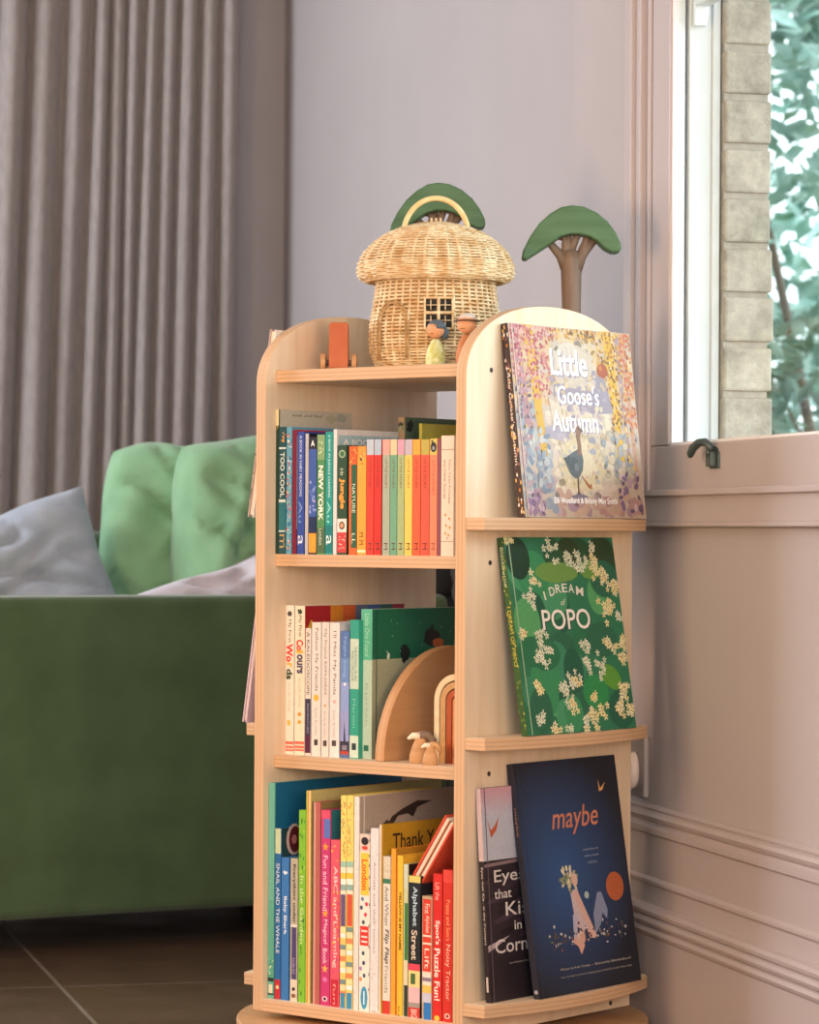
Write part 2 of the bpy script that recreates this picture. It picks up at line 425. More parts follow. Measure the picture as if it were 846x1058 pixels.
row_book(1, 307, 314.2, 446, .13, 'royal blue book with a white title running down its spine, upper shelf', '#3550a2', texts=[('A BOOK IN FAIRY MEADOWS', 450, 513, '#e6ecf6', .36), ('Au', 518, 540, '#8fb0e0', .5), ('a', 553, 563, '#e6ecf6', .7)], group=G1)
def c_navyA(a, W, Ht): a.text('A', W*.1, Ht*.94, .012, .012, '#f0eee8', bold=.03)
row_book(1, 315.2, 318.6, 448, .13, 'pale grey book edge between two blue books on the upper shelf', '#b9b9bc', '#23232c', group=G1)
row_book(1, 319, 327, 451.5, .1, 'black book marked with a white letter A above a squat blue book', '#22202c', texts=[('A', 455, 461, '#f4f2ee', .5, {'flat': 1, 'bold': .03})], bands=[(464, 550, '#3c5aa4'), (534, 550, '#1e2d52'), (551, 571, '#f0a034')], extra=dots(['#8fa4d8', '#b8a8c8', '#5f7cc4'], 22, .0016, (495, 530)), group=G1)
row_book(1, 327.4, 335.6, 449, .12, 'green book with NEW YORK in white letters down the spine', '#4f8a52', bands=[(449, 475, '#7fa070'), (545, 571, '#4d6a48')], texts=[('NEW YORK', 481, 538, '#f4f4ea', .6, {'bold': .03}), ('London', 546, 563, '#d8e0c8', .4)], extra=dots(['#c9d8a8'], 8, .0012, (455, 470)), group=G1)
row_book(1, 336, 343.8, 446, .14, 'bright teal book with a small white title down the spine, beside the green city book', '#1f9488', bands=[(543, 571, '#177a78')], texts=[('A BOOK IN JUNGLE CLEARING', 449, 514, '#e2f4ee', .34), ('Au', 518, 540, '#9fe0d4', .5), ('a', 553, 563, '#e6f6f2', .7)], group=G1)
def c_book(a, W, Ht):
    a.rect(.004, W, Ht*.84, Ht*.955, '#a9ccd2'); a.text('A BOOK OF', W*.42, Ht*.90, W*.66, .009, '#f6f7f2', bold=.03, layer=2)
    for i in range(60): a.ell(random.uniform(.02, W*.95), random.uniform(.02, Ht*.8), .008, .008, random.choice(['#d8e4d8', '#e8d8c8', '#c8d8e4']), wob=.3, layer=1)
row_book(1, 344.2, 348, 443.5, .155, 'tall white book with a pale blue cover title in the middle of the upper shelf', '#d8d8d4', '#e6e4e0', cover_fn=c_book, group=G1)
row_book(1, 348.4, 358.4, 460, .1, 'dark green jungle book with orange title and red foot, upper shelf', '#27462c', bands=[(536, 550, '#e8e0d4'), (550, 571, '#c8423c')], texts=[('Jungle', 494, 526, '#f0a23c', .62, {'bold': .04}), ('in the', 484, 491, '#dfe6c8', .4)], extra=lambda a, T, Ht, V: (a.ell(0, V(469), T*.36, .006, '#9db48c', layer=2), a.ell(0, V(469), T*.24, .004, '#3c6a40', layer=3), a.ell(0, V(543), T*.3, .006, '#3a3230', layer=2), a.ell(0, V(543), T*.18, .004, '#e8a070', layer=3), [a.ell(random.uniform(-.35, .35)*T, V(random.uniform(553, 568)), .001, .001, '#f4dcd0', n=6, layer=2) for _ in range(14)]), group=G1)
row_book(1, 360.4, 368.6, 461, .1, 'orange topped book with a dark green title panel down its spine', '#d8632c', bands=[(480, 566, '#2b5a3c', .3, 1)], texts=[('NATURE', 500, 530, '#d8e6cc', .42, {'cu': .12}), ('LL', 551, 562, '#d8e6cc', .4, {'cu': .12})], extra=dots(['#f0b050', '#b03a20'], 8, .0012, (463, 478)), group=G1)
row_book(1, 369, 378.2, 461, .1, 'yellow orange book between the dark green panel and the two red books', '#f0a23a', bands=[(461, 474, '#e8943a'), (568, 571, '#f6e4b0')], texts=[('M M', 550, 563, '#7c3a18', .5)], extra=dots(['#5c3a20', '#f6c870'], 8, .0012, (464, 482)), group=G1)
def red_like(pl, pr, label, col, top, col2=None):
    row_book(1, pl, pr, 454, .1, label, col, bands=[(454, 470, top), (560, 571, col2 or col)], texts=[('LITTLE STORY', 474, 505, '#7a2c22', .3), ('M', 561, 568, '#5a2a22', .5)], group=G1)
red_like(378.6, 386, 'left one of two bright red books with pale lavender tops', '#d8402e', '#b4c0cc')
red_like(386.3, 394, 'right one of two bright red books with pale lavender tops', '#cf3226', '#a8b8c8')
red_like(395, 402.6, 'pale sage grey book with a pink top on the upper shelf', '#a4ae98', '#e0a094')
red_like(403, 410, 'mid green book with a peach top on the upper shelf', '#6fa484', '#f0c49a')
red_like(410.4, 417.6, 'light olive green book with a pink and lilac top', '#a2b47c', '#d49ab0')
red_like(418, 425.8, 'yellow book with a lavender grey top on the upper shelf', '#ecc55c', '#b9aebb')
red_like(426.2, 434.2, 'orange red book with an amber top on the upper shelf', '#e2603a', '#f2a440')
red_like(434.6, 443.4, 'coral red book with an olive yellow top on the upper shelf', '#dc5840', '#b4a44c')
def _head(a, T, Ht, V):
    a.ell(0, V(462), T*.42, .0075, '#2c2a2c', layer=2); a.ell(-T*.2, V(456), T*.12, .002, '#2c2a2c', layer=2); a.ell(0, V(463), T*.2, .003, '#8a8890', layer=3)
row_book(1, 443.8, 451.6, 453, .1, 'salmon book topped by a small dark cat-like head print', '#ea8460', bands=[(453, 470, '#c8b85c')], texts=[('LITTLE STORY', 476, 512, '#a84a34', .28), ('M', 561, 568, '#8a4a38', .5)], extra=_head, group=G1)
row_book(1, 452, 455.2, 454, .1, 'very thin plum coloured book next to the cream book on the upper shelf', '#8a4a58', group=G1)
row_book(1, 455.6, 468.8, 450, .115, 'thick cream book with small brown ornaments, against the right side of the upper shelf', '#e6cfb8', bands=[(464, 465, '#b49a86'), (559, 560, '#b49a86')], texts=[('Fairy Tales Princess', 475, 520, '#8a5a4c', .2, {'cu': .15}), ('and Other Stories', 475, 515, '#8a5a4c', .2, {'cu': -.2})], extra=lambda a, T, Ht, V: [a.ell(u*T, V(y), .0016, .0022, '#c8883c', layer=2) for u, y in ((-.15, 532), (.15, 536), (-.1, 543), (.2, 545), (-.15, 551), (.1, 553))] + [a.ell(0, V(556), .0008, .0016, '#3c3030', layer=2)], group=G1)
row_book(1, 411, 417.6, 431, .18, 'grey green book standing behind the row, dark mark on top of its cover', '#a48c6c', '#6d8468', d=.165, extra=dots(['#2c2c28', '#8a9c7c'], 10, .0018, (434, 446)), cover_fn=lambda a, W, Ht: (a.ell(.012, Ht*.93, .007, .010, '#2c2e2c', wob=.3), a.rect(.02, W, 0, Ht*.975, '#5d7a5c', 0)), group=G1)
def c_yel(a, W, Ht):
    a.rect(.004, W, 0, Ht*.99, '#d8cf5c')
row_book(1, 432.5, 436, 437.5, .17, 'yellow green board book standing behind the coral and salmon books', '#b8b44a', '#d6cc5e', d=.135, cover_fn=c_yel, group=G1)

# ---- middle row
row_book(2, 294.4, 303.6, 625.5, .14, 'white book with Words in coloured letters, first on the middle shelf', '#ece2d4', bands=[(766, 769, '#e0705c'), (770.5, 773, '#e0705c'), (774, 776, '#e0705c')],
         texts=[('My First', 640, 664, '#3c3a38', .4), ('Wo', 665, 684, '#d8342c', .75, {'bold': .04}), ('r', 685, 690, '#e8b43c', .6, {'bold': .04}), ('ds', 691, 702, '#2c4a34', .7, {'bold': .04}), ('let\'s get talking', 706, 735, '#b8a890', .25)], extra=lambda a, T, Ht, V: (a.ell(0, V(634), T*.26, .004, '#4a4a48', layer=2), a.ell(-.0005, V(747), T*.25, .004, '#e8b848', layer=2, wob=.3)), group=G2)
def c_blocks(a, W, Ht):
    cs = ['#a8242c', '#a8242c', '#d88a2c', '#d4622c', '#5c6a88', '#3f5f9c', '#2c5c54', '#a03040']
    for i, c in enumerate(cs): a.rect(W*i/8, W*(i+1)/8, Ht*.72, Ht, c)
    for i in range(8): a.ell(W*(i+.5)/8, Ht*.86, .007, .009, random.choice(['#f0c84c', '#e8e0d0', '#c83c34', '#3c3a3c']), wob=.25, layer=2)
row_book(2, 304.4, 314.8, 626, .235, 'cream book with Colours lettering and a multicoloured block cover', '#ece4d0', '#b8404a', bands=[(766, 769, '#e0705c'), (770.5, 773, '#e0705c'), (774, 776, '#e0705c')], cover_fn=c_blocks,
         texts=[('My First', 636, 658, '#3c3a38', .4), ('Co', 661, 672, '#d8342c', .7, {'bold': .04}), ('l', 672, 675, '#e8b43c', .7), ('ours', 676, 696, '#4a4a6c', .6, {'bold': .04}), ('let\'s get talking', 700, 730, '#b8a890', .25)], extra=lambda a, T, Ht, V: (a.ell(0, V(632), T*.26, .004, '#3c4a3c', layer=2, wob=.3), a.ell(0, V(738), T*.2, .003, '#d89a48', layer=2), a.ell(0, V(746), T*.2, .003, '#d8a848', layer=2)), group=G2)
row_book(2, 315.4, 321.2, 649, .12, 'narrow white book with a navy lower spine on the middle shelf', '#e4dfd8', bands=[(722, 760, '#3a3a56'), (760, 778, '#5a2848')], texts=[('A KALEIDOSCOPE', 653, 718, '#33302f', .5), ('ADVENTURE', 726, 758, '#b8b8c8', .3)], group=G2)
row_book(2, 322, 331.4, 643, .13, 'white book with a round yellow dot low on its spine, middle shelf', '#eae6e2', texts=[('Follow My Friends', 649, 714, '#6c6a68', .42), ('Susie Brooks', 731, 760, '#b4b4bc', .3)], extra=lambda a, T, Ht, V: (a.ell(0, V(721), T*.3, .005, '#eac04c', layer=2), a.rect(-T*.2, T*.2, V(770), V(764), '#44423f', 2)), group=G2)
row_book(2, 332.2, 339.8, 643, .13, 'narrow white book with thin grey title, middle of three white friends books', '#e8e2de', texts=[('My Friend EXPLORES', 650, 718, '#7a7472', .4), ('Susie Brooks', 735, 762, '#b8b0b0', .3)], extra=lambda a, T, Ht, V: (a.ell(0, V(729), T*.14, .002, '#d8a848', layer=2), a.rect(-T*.25, T*.25, V(771), V(765), '#504c4a', 2)), group=G2)
row_book(2, 340.6, 350.6, 643.5, .13, 'white book with a faint pink mark, beside the blue night sky book', '#ece6e4', texts=[('I\'ll Miss My Panda', 652, 718, '#5c5654', .4), ('Susie Brooks', 734, 762, '#b8b0b0', .3)], extra=lambda a, T, Ht, V: (a.ell(0, V(725), T*.18, .003, '#e8b8b8', layer=2), a.rect(-T*.25, T*.2, V(771), V(765), '#504c4a', 2)), group=G2)
def _sky(a, T, Ht, V):
    a.rect(-T/2, T/2, V(778), V(766), '#3a3448', 1)
    a.rect(-T/2, T/2, V(779.5), V(776), '#b8483c', 2)
    for y0, y1, c in ((652, 680, '#5a7ab4'), (680, 705, '#6f92c8'), (705, 735, '#8fa4d8'), (735, 766, '#9aa2d4')): a.rect(-T/2, T/2, V(y1), V(y0), c, 1)
    a.ell(0, V(707), T*.16, .0025, '#e8f0fa', layer=2)
    a.poly([(-T*.12, V(766)), (T*.12, V(766)), (0, V(744))], '#26304a', 2)
    a.rect(-T*.3, T*.3, V(775), V(770), '#8a8294', 2)
row_book(2, 351.6, 360.8, 652, .11, 'blue lavender book printed with a small dark fir tree, middle shelf', '#5a6f9c', extra=_sky, texts=[('Night Song', 658, 700, '#9ec0e8', .4)], group=G2)
row_book(2, 361.4, 370.6, 640.5, .14, 'teal and pale book with a small dark block at its foot, middle shelf', '#35a089', bands=[(660, 712, '#c4d8c4'), (760, 783, '#c8dccb')], texts=[('THE SCHOOL OF ART', 668, 704, '#4a6a5c', .28, {'cu': .15}), ('AND COLOUR', 672, 704, '#4a6a5c', .24, {'cu': -.2}), ('Marion', 722, 752, '#7fd0b8', .35)], extra=lambda a, T, Ht, V: a.rect(-T*.25, T*.25, V(775), V(768), '#2c3c3c', 2), group=G2)
def c_green(a, W, Ht):
    sp = Ht*.665
    a.rect(0, W, sp, Ht, '#1f6b50'); a.rect(0, W, 0, sp, '#a7ab8e')
    a.rect(.009, .011, 0, Ht, '#174c40', 2)
    a.ell(W*.60, Ht*.80, .020, .013, '#23282a', wob=.15, layer=3); a.ell(W*.66, Ht*.76, .014, .008, '#c4683c', wob=.15, layer=4); a.ell(W*.60, Ht*.87, .004, .004, '#23282a', layer=4)
    a.ell(W*.33, Ht*.70, .011, .014, '#1d2526', wob=.2, layer=3)
    for i in range(14): a.ell(random.uniform(.03, W), random.uniform(sp+.01, Ht-.01), .0008, .0012, '#b8d8c0', n=6, layer=3)
    a.ell(W*.16, sp+.005, .003, .006, '#d8e4d0', layer=3, wob=.3)
row_book(2, 372.8, 384.4, 629.5, .235, 'tall mint spined picture book with a deep green cover, behind the wooden half disc', '#b9d3c0', '#1f6b50', bands=[(629, 682, '#5fb898')], cover_fn=c_green, texts=[('Little One Found', 634, 678, '#a8e0c8', .4, {'cu': .05}), ('Kjartan', 706, 750, '#9ab8a4', .3)], extra=lambda a, T, Ht, V: a.rect(-T*.22, T*.22, V(776), V(770), '#2c6c5c', 2), d=.060, group=G2)

# ---- bottom row
def c_dk(a, W, Ht):
    a.rect(0, W, Ht*.985, Ht, '#2b6f88')
row_book(3, 277, 283.2, 809, .30, 'very tall blue teal book, mint spine, against the left side of the bottom shelf', '#6db7a6', '#1c6a92', bands=[(930, 1010, '#5fae9c'), (1010, 1014, '#20403c'), (1017, 1026, '#e8e0c8', .2, .8), (1026, 1028, '#20403c')], extra=dots(['#c8e0b8', '#2c8c7c'], 16, .001, (990, 1008)), group=G3)
def c_ov(a, W, Ht):
    a.ell(.030, Ht*.93, .018, .024, '#d8b8b4'); a.ell(.032, Ht*.93, .014, .020, '#6a1f2c', layer=2); a.ell(.030, Ht*.93, .006, .007, '#d07a80', layer=3)
row_book(3, 284, 290, 856, .2, 'blue book with white title and red foot, dark cover with a red oval, bottom shelf', '#2f6eac', '#26444c', bands=[(856, 882, '#c8d8b4'), (1012, 1032, '#c03440')], texts=[('SNAIL AND THE WHALE', 892, 985, '#eef4fa', .6)], cover_fn=c_ov, extra=lambda a, T, Ht, V: a.ell(0, V(1020), T*.3, .003, '#f0d8a0', layer=2), group=G3)
row_book(3, 290.6, 298.4, 886, .17, 'plain mid blue book lettered Baby Shark, bottom shelf', '#3d78b8', texts=[('Baby Shark', 926, 966, '#eef4fa', .5, {'bold': .02})], extra=lambda a, T, Ht, V: a.ell(0, V(902), T*.28, .003, '#dce8f4', layer=2, wob=.4), group=G3)
row_book(3, 300, 307.6, 887, .17, 'grey spined book turning purple lower down, with a small cat print at the foot', '#b4ac96', bands=[(958, 1012, '#4c4470', .2, .85), (955, 958, '#dcd8cc'), (1012, 1036, '#d8ccb8')], texts=[('Everything under', 893, 954, '#2c2a2c', .5, {'bold': .02}), ('lobel', 990, 1006, '#b8a8c8', .3)], extra=lambda a, T, Ht, V: (a.ell(0, V(1022), T*.2, .003, '#2c2422', layer=2, wob=.3), a.ell(0, V(1029), T*.3, .003, '#8a5a3c', layer=2, wob=.3)), group=G3)
def _grn(a, T, Ht, V):
    for i in range(26): a.ell(random.uniform(-.4, .4)*T, random.uniform(0, Ht), .0012, .003, random.choice(['#4f9a2c', '#a8cc3c', '#3c7a28']), wob=.3, layer=2)
row_book(3, 308.4, 315.4, 837, .2, 'bright leaf green book on the bottom shelf', '#7fbb35', texts=[('In the Garden', 905, 975, '#dcecb0', .5)], extra=_grn, group=G3)
row_book(3, 315.8, 320.8, 817, .31, 'tall pale mustard book with a cream and orange striped spine, bottom shelf', '#d8b860', '#c9bb7c', bands=[(817, 1040, '#a8c050', 0, .25), (817, 1040, '#e08a3c', .3, .6), (817, 1040, '#f0dca8', .62, .85)], group=G3)
row_book(3, 322.5, 330.6, 829, .27, 'dusty mauve pink book with a plain spine, bottom shelf', '#b4625c', '#8f7a4c', bands=[(829, 1045, '#5c4c34', 0, .14), (829, 1045, '#cf9a86', .14, .4)], group=G3)
def star(a, cu, cv, r, col, l=3):
    a.poly([(cu+(r if k % 2 == 0 else r*.42)*math.cos(PI/2+k*PI/5), cv+(r if k % 2 == 0 else r*.42)*math.sin(PI/2+k*PI/5)) for k in range(10)], col, l)
row_book(3, 331.4, 340.8, 837, .2, 'magenta pink book with orange stars and white handwriting title', '#c43a72', '#2a6d7c', bands=[(837, 846, '#d8506c'), (846, 866, '#5c74b8', .3, 1)], texts=[('Fun and Friends', 884, 945, '#f4d8e4', .5), ('Magical', 950, 975, '#f4d8e4', .5), ('Book', 980, 996, '#f4d8e4', .5)], extra=lambda a, T, Ht, V: (star(a, 0, V(875), T*.4, '#f2a03c'), star(a, 0, V(944), T*.4, '#f2a03c'), star(a, 0, V(1001), T*.4, '#f2b05c'), a.ell(0, V(1012), T*.25, .004, '#d87ab0', layer=2), a.ell(0, V(1032), T*.3, .004, '#f0dce4', layer=2), a.ell(0, V(1032), T*.18, .0025, '#5c2040', layer=3)), group=G3)
def _abc(a, T, Ht, V):
    for i in range(40): a.ell(random.uniform(-.4, .4)*T, V(random.uniform(872, 1005)), .0014, .0018, random.choice(['#f09a50', '#f4d0c8', '#c43a80', '#f2b84c', '#e8604c']), wob=.3, layer=2)
    a.rect(-T*.4, T*.4, V(1042), V(1012), '#c02c3c', 2)
row_book(3, 341.4, 350.8, 868, .19, 'coral book with ABC and mixed pink and orange letters, bottom shelf', '#df5a6c', extra=_abc, texts=[('ABC and Learning', 895, 1000, '#f8dcd4', .55), ('fun', 1016, 1038, '#f0a8a0', .3)], group=G3)
def stripes(a, T, Ht, V):
    cs = ['#9ac4b0', '#f0e4c8', '#e8c84c', '#f4efe0', '#8fb0a8', '#f0e4c8']
    for i, y in enumerate(range(890, 922, 6)): a.rect(-T/2, T/2, V(y+6), V(y), cs[i % 6], 2)
    a.rect(-T*.42, T*.42, V(957), V(924), a.lab, 2)
    for i, y in enumerate(range(958, 1026, 6)): a.rect(-T/2, T/2, V(y+5), V(y), ['#f4e2a4', '#f0efe4', '#f2c870', '#7a9490', '#ecdcb0', '#e08a5c'][(i+a.off) % 6], 2)
    a.rect(-T*.4, T*.4, V(1045), V(1026), '#3f8cb4', 3)
def st(lab, off):
    def f(a, T, Ht, V):
        a.lab = lab; a.off = off; stripes(a, T, Ht, V)
        for i in range(34): a.ell(random.uniform(-.35, .35)*T, V(random.uniform(828, 886)), .001, .002, random.choice(['#d89a34', '#8fb07c', '#e8b44c', '#c87c3c']), n=7, layer=2)
    return f
row_book(3, 351.6, 357.4, 822, .2, 'slim yellow striped book with a purple label, left of its red labelled twin', '#ead878', extra=st('#6a5480', 0), group=G3)
row_book(3, 357.8, 364.8, 822, .2, 'slim yellow striped book with a red label, right of its purple labelled twin', '#ecd470', extra=st('#d05a3c', 3), group=G3)
def c_liz(a, W, Ht):
    base = Ht*.93
    pts = [(.055, base-.035), (.075, base-.012), (.10, base-.002), (.135, base+.008), (.17, base+.006), (.135, base-.002), (.125, base-.016), (.112, base-.010), (.09, base-.012), (.07, base-.030), (.06, base-.045)]
    a.poly(pts, '#3c2f2b', 2); a.ell(.062, base-.036, .013, .022, '#4a3a34', rot=-.5, wob=.15, layer=3); a.ell(.066, base-.034, .007, .012, '#b8a898', rot=-.5, layer=4)
    a.rect(.010, .013, 0, Ht, '#d8d0c0', 2)
row_book(3, 365.4, 370.6, 823, .285, 'tall white spined book with a greige cover showing a dark branch drawing', '#e4ddd4', '#b3a494', cover_fn=c_liz, extra=dots(['#c8c8cc', '#b8c0c8'], 30, .0008), group=G3)
def _lon(a, T, Ht, V):
    a.rect(-T*.5, T*.5, V(880), V(862), '#e0c8b8', 1); a.ell(0, V(869), T*.36, .006, '#2f2a2c', layer=2); a.ell(0, V(876), T*.3, .003, '#d8483c', layer=2)
    a.rect(-T*.4, T*.42, V(925), V(881), '#f2c84a', 2)
    for u, y, c in ((-.2, 929, '#6a88a8'), (.2, 934, '#d8404c'), (-.3, 938, '#3c4c6c'), (.1, 945, '#d8404c'), (-.1, 953, '#3c5a5c'), (-.1, 985, '#3c5a5c'), (-.05, 995, '#3c4c6c'), (0, 1008, '#3c5a6c'), (-.35, 1001, '#a88ab0'), (-.35, 1012, '#d8904c')):
        a.ell(u*T, V(y), .0028, .0032, c, layer=2)
    a.rect(-T*.42, T*.42, V(977), V(957), '#d83830', 2)
    for y in (961, 967, 972): a.rect(-T*.3, T*.3, V(y+2), V(y), '#f4dcd4', 3)
    a.ell(0, V(1031), T*.34, .017, '#3f9ac4', layer=2); a.rect(-T*.06, T*.06, V(1038), V(1024), '#dceef4', 3)
    a.rect(-T*.3, T*.3, V(1054), V(1048), '#e07a6c', 2)
    for y in (868, 884, 894, 906, 918, 934, 956, 978, 1006, 1022): a.ell(T*.46, V(y), .0008, .0028, '#30343c', n=6, layer=3)
row_book(3, 371.2, 382, 862, .19, 'white dotted book with London on a yellow label and a little red bus', '#ece6da', extra=_lon, texts=[('London', 888, 920, '#e0622c', .6, {'bold': .03})], group=G3)
row_book(3, 382.6, 391.2, 856, .2, 'white grey book with thin faint writing, between the dotted and mustard books', '#e2dcda', texts=[('Animals and their homes', 890, 985, '#8a8488', .25), ('o', 1044, 1050, '#8a8488', .4)], extra=dots(['#b8b4b8', '#c8a8a0'], 20, .0007), group=G3)
def c_thank(a, W, Ht):
    a.text('Thank You', .085, Ht*.905, .125, .023, '#3a2820', bold=.012, layer=2)
row_book(3, 391.8, 395.2, 852, .27, 'mustard yellow book with Thank You on its cover, bottom shelf', '#b98f34', '#c29a2a', cover_fn=c_thank, bands=[(852, 1050, '#e6dcc8', 0, .5)], group=G3)
row_book(3, 395.6, 403.4, 885, .17, 'cream white book with a dark handwritten title and red foot, bottom shelf', '#dfd9cc', bands=[(908, 913, '#3c7a5c'), (885, 908, '#d4ccb4'), (1034, 1056, '#c83c2c')], texts=[('And When', 916, 956, '#55504e', .5), ('Flip Flap', 960, 996, '#4a4644', .7, {'bold': .02, 'shear': .2}), ('Friends', 998, 1026, '#8a8684', .5)], extra=dots(['#b8a890'], 10, .0007, (890, 906)), group=G3)
row_book(3, 404, 408.8, 877, .2, 'plain bright orange book left of the yellow lettered one, bottom shelf', '#eda035', '#b88a30', group=G3)
row_book(3, 409.2, 411, 879, .17, 'very thin rust orange book beside the bright orange one', '#c4641e', group=G3) if False else None
row_book(3, 409.2, 416.2, 884, .17, 'yellow book with small black capitals down its spine', '#eabc3a', bands=[(884, 1056, '#c4691e', 0, .2)], texts=[('YELLOW IS MY NAME', 921, 982, '#3a2a18', .35, {'cu': .12, 'bold': .03}), ('bird', 1040, 1050, '#3a2a18', .3)], group=G3)
row_book(3, 416.8, 421.6, 893, .2, 'thin pale green and cream book with dark green patches, bottom shelf', '#c4cba0', '#25201e', bands=[(893, 918, '#c8d0b8'), (933, 992, '#3f7a3c', .25, 1), (992, 1018, '#d8cfa8'), (1018, 1050, '#33382a', .2, 1)], group=G3)
def _alph(a, T, Ht, V):
    a.rect(-T/2, T/2, V(1003), V(996), '#d8485c', 2); a.rect(-T/2, T/2, V(1020), V(1003), '#e4d48c', 2)
    a.rect(-T*.3, T*.1, V(1017), V(1006), '#4a6a3c', 3); a.rect(-T/2, T/2, V(1036), V(1020), '#dcb8bc', 2); a.rect(-T/2, T/2, V(1041), V(1036), '#9a948c', 2); a.rect(-T/2, T/2, V(1058), V(1041), '#c8382c', 2)
row_book(3, 422.2, 434.4, 905, .2, 'black spined book lettered Alphabet Street, bottom shelf', '#20252a', bands=[(905, 912, '#d8c870')], extra=_alph, texts=[('Alphabet', 916, 957, '#b8d0dc', .5, {'bold': .02}), ('Street', 961, 992, '#d8c8b0', .5, {'bold': .02}), ('BIG', 1043, 1052, '#f0dcd0', .5)], group=G3)
def _f1(a, T, Ht, V):
    a.rect(-T*.44, T*.40, V(1005), V(929), '#d4402e', 2)
    for y in (966, 974, 1004): a.rect(-T*.44, T*.44, V(y+2), V(y), '#ecd8c8', 3)
    a.rect(-T*.44, T*.44, V(1021), V(1006), '#e6dcd0', 2); a.rect(-T*.44, T*.44, V(1014), V(1010), '#8a7a8c', 3); a.rect(-T*.44, T*.44, V(1026), V(1018), '#e8c05c', 3)
    a.rect(-T*.44, T*.44, V(1036), V(1026), '#c0c4d8', 2); a.rect(-T*.3, T*.44, V(1058), V(1036), '#2f78c0', 2)
row_book(3, 436.2, 446.6, 926, .17, 'short book with a red and white label above blue and grey bands', '#b8a080', extra=_f1, texts=[('First', 934, 944, '#f0e0d0', .5), ('Alphabet', 946, 964, '#f0e0d0', .5), ('Lift', 980, 1001, '#f0e0d0', .45)], group=G3)
row_book(3, 447.2, 456.8, 903, .19, 'bright red book lettered Puzzle Fun, second from the right of the bottom shelf', '#d02c26', texts=[('Lift the', 912, 930, '#f0b8a8', .5), ('Spot\'s', 951, 976, '#f8e4d8', .6, {'bold': .02}), ('Puzzle', 980, 1010, '#f8e4d8', .6, {'bold': .02}), ('Fun!', 1014, 1034, '#f8e4d8', .6, {'bold': .02})], extra=lambda a, T, Ht, V: a.ell(0, V(1052), T*.3, .004, '#f0c04c', layer=2), group=G3)
row_book(3, 457.6, 467.8, 899, .19, 'red orange book against the right side of the bottom shelf, white and peach title', '#cc3226', texts=[('Poppy and Sam\'s', 930, 972, '#f0a870', .5), ('Noisy Tractor', 976, 1034, '#f4c4ac', .55)], bands=[(899, 912, '#d8483c')], extra=lambda a, T, Ht, V: (a.ell(0, V(1050), T*.3, .004, '#e8c8b8', layer=2), a.ell(0, V(1050), T*.16, .0022, '#a03024', layer=3)), group=G3)
# leaning red hardback: foot on the black spined book, head against the right panel
yl = -DP/2+.016
xa, za = lx(436.5, 906, yl), lz(429, 911.5, lx(429, 908, yl), yl)
xb, zb_ = lx(469.8, 852, yl), lz(469.8, 852, lx(469.8, 852, yl), yl)
ang = math.atan2(xb-xa, zb_-za)
Hl = math.hypot(xb-xa, zb_-za)*1.0 + .001
Tl = .0215
Ml = MC @ Matrix.Translation((xa, yl, za)) @ Matrix.Rotation(ang, 4, 'Y') @ Matrix.Translation((-Tl/2, 0, 0))
r = empty('leaning_book', Ml, 'orange red hardback leaning over the bottom row against the right side panel', 'book')
b = .003
m = MB(); m.box(-Tl/2, -Tl/2+b, 0, .16, 0, Hl, '#cf4e34'); m.box(Tl/2-b, Tl/2, 0, .16, 0, Hl, '#cf4e34'); m.box(-Tl/2, Tl/2, 0, .16, -.004, 0, '#c8472f')
m.build('cover', M_PRINT, r)
m = MB(); m.box(-Tl/2+b, Tl/2-b, .003, .158, 0, Hl-.003); m.build('pages', M_PAGES, r)
m = MB(); m.box(-.0012, .0012, .001, .158, .001, Hl-.003, '#9c5a34'); m.build('divider', M_PRINT, r)
m = MB(); a_ = Art(lambda u, v, l: (u, -l, v)); a_.ell(0, -.0018, .004, .0018, '#f0c890', wob=.3); a_.build('spine_print', r)

# ---- the picture books facing the window side
def cover_book(label, pbl, pbr, ptl, py_t, py_b, zfoot, out, T, cols, art, spine=None, lift=0, name='picture_book', d0=None, W=None):
    """book leaning back on the outer face of the right side panel"""
    xo = WT/2
    yl0 = d0; Wd = W
    Ht = art[1]
    lean = math.atan2(out, Ht)
    M = MC @ Matrix.Translation((xo+out+T/2+.0008, yl0, zfoot)) @ Matrix.Rotation(-lean, 4, 'Y')
    return make_book(name, label, 'book', M, T, Wd, Ht/math.cos(lean), cols[0], cols[1], cols[2], spine, art[0], board=.0022)

